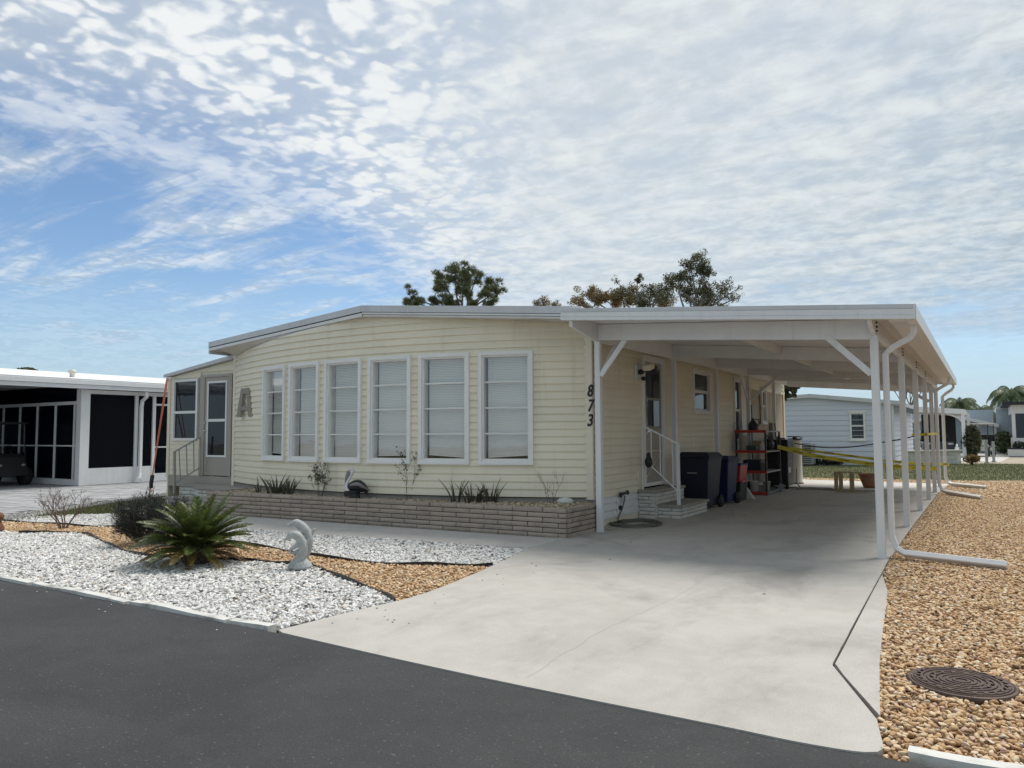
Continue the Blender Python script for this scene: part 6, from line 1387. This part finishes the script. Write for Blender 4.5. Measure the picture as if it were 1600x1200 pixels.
# big dark shrub beside it, yellow-green shrub, post pair, small white statue
rs = random.Random(81)
def bush(px, py, r3, n, s_, m_, label, zc):
    c = gz(px, py, 0); t = thing('bush', label, 'bush', (c.x,c.y,0)); q = MB(); leaves(q, (0,0,zc), r3, n, s_, rs); q.build('foliage', M[m_], t); q = MB(); q.tube([(0,0,0),(0,0,zc)],.05,5); q.build('stem', M['bark'], t)
bush(1519,714,(.50,.4,.92),2200,.09,'oak','tall dark green bush beside the far carport post',.92)
bush(1569,709,(.62,.6,.72),1200,.10,'palm','yellow green bushy plant at the blue house corner',.75)
bush(1519,727,(.34,.25,.2),600,.05,'oakbrown','low reddish brown shrub at the end of the garden wall',.28)
for px, py, h, lab in ((1542,724,1.05,'taller grey utility post standing at the lawn edge'),(1553,722,0.95,'shorter grey utility post at the lawn edge')):
    c = gz(px, py, 0); q = MB(); q.box((-.06,-.06,0),(.06,.06,h)); q.box((-.07,-.07,h),(.07,.07,h+.03)); q.box((-.10,-.10,0),(.10,.10,.05)); o = q.build('utility_post', M['stonew'], None, .01); o.location = c; tag(o, lab, 'post')
c = gz(1496,716,0); q = MB(); q.smooth = True; q.lathe([(.28,0),(.28,.12),(.14,.2),(.12,.5),(.2,.6),(.16,.8),(.22,.95),(.10,1.1),(.12,1.25),(.02,1.35)],14); o = q.build('garden_statue', M['white2']); o.location = c; o.scale = (.5,.5,.58); tag(o, 'small white garden statue in front of the far carport', 'statue')
n4 = thing('neighbour_house', 'white house with dark windows and planter at the far right edge', 'house', (3,54,0)); N4 = Vector((3,54,0))
def n4b(q, nm, m_, bv=0): o = q.build(nm, M[m_], n4, bevel=bv); o.location = -N4; return o
a = gy(1583,700,53.5); x0 = a.x
q = MB(); q.box((x0,53.5,0),(x0+8,60,1.05)); n4b(q,'wall','white2')
q = MB(); q.box((x0,53.55,2.5),(x0+8,60,3.0)); n4b(q,'wall','white2'); q = MB(); q.box((x0-.45,53.0,3.0),(x0+8,61,3.18)); n4b(q,'roof','black')
q = MB(); q.box((x0,53.5,1.05),(x0+.18,53.7,2.5)); n4b(q,'post','white2')
for i in range(4): q = MB(); q.box((x0+.18+i*1.15,53.6,1.05),(x0+1.22+i*1.15,53.65,2.5)); n4b(q,'pane','glassdark'); q = MB(); q.box((x0+1.22+i*1.15,53.55,1.05),(x0+1.33+i*1.15,53.7,2.5)); n4b(q,'mullion','white2')
pb = gz(1580,727,0); pb = Vector((x0-.3,52.3,0)); t = thing('planter_box', 'long low white planter box in front of the far right white house', 'planter', pb)
q = MB(); q.box((0,0,0),(3,.6,.42)); q.build('box', M['white2'], t, .02); q = MB(); q.box((-.02,-.04,.42),(3,.64,.5)); q.build('rim', M['navy'], t)
q = MB(); leaves(q,(.6,.3,.65),(.4,.25,.25),250,.08,rs); q.build('foliage', M['rose'], t)
# home added out of view, right of the gravel; shades the carport side wall
n5 = thing('neighbour_house', 'taupe home added out of view right of the carport to shade its side wall', 'house', (4.6,9,0)); N5 = Vector((4.6,9,0))
def n5b(q, nm, m_): o = q.build(nm, M[m_], n5); o.location = -N5; return o
q = MB(); q.box((4.65,9.5,0),(12,25,3.0)); n5b(q,'wall','taupe')
for i in range(24): q = MB(); plank(q, [(4.62,25),(4.62,9.5)], .2+i*.119, .325+i*.119); n5b(q,'siding_plank','taupe')
q = MB(); q.hull8([(4.2,9,3.0),(8.3,9,3.45),(8.3,25.5,3.45),(4.2,25.5,3.0)],[(4.2,9,3.12),(8.3,9,3.57),(8.3,25.5,3.57),(4.2,25.5,3.12)]); q.hull8([(8.3,9,3.45),(12.4,9,3.0),(12.4,25.5,3.0),(8.3,25.5,3.45)],[(8.3,9,3.57),(12.4,9,3.12),(12.4,25.5,3.12),(8.3,25.5,3.57)]); n5b(q,'roof','fascia')
for y in (12,16,20.5):
    q = MB(); ring(q,0,0,1.0,1.1,.07,-.04,.03); w5 = link('window', q.mesh('window', M['white2']), n5, loc=Vector((4.60,y+1,1.4))-N5, rot=(0,0,R(-90)))
    q = MB(); q.box((.0705,-.01,.0705),(.9295,0,1.0295)); q.build('pane', M['glassdark'], w5)
# distant tree belt closing the horizon
for i, (x, y, h) in enumerate(((-40,150,7),(-22,160,6.5),(-6,150,5.5),(8,170,6.5),(24,150,7),(-62,140,8),(-85,130,8),(-110,115,8),(-140,95,8),(40,160,7))):
    t = thing('distant_tree', 'dark distant tree low on the horizon', 'tree', (x,y,0), 0, 'distant trees along the horizon'); q = MB(); q.tube([(0,0,0),(0,0,h*.5)],.35,6); q.build('trunk', M['bark'], t); q = MB()
    for _ in range(6): leaves(q,(rs.uniform(-6,6),rs.uniform(-2,2),h*rs.uniform(.35,.6)),(4,2,h*.35),420,.5,rs)
    q.build('crown', M['oak'], t)
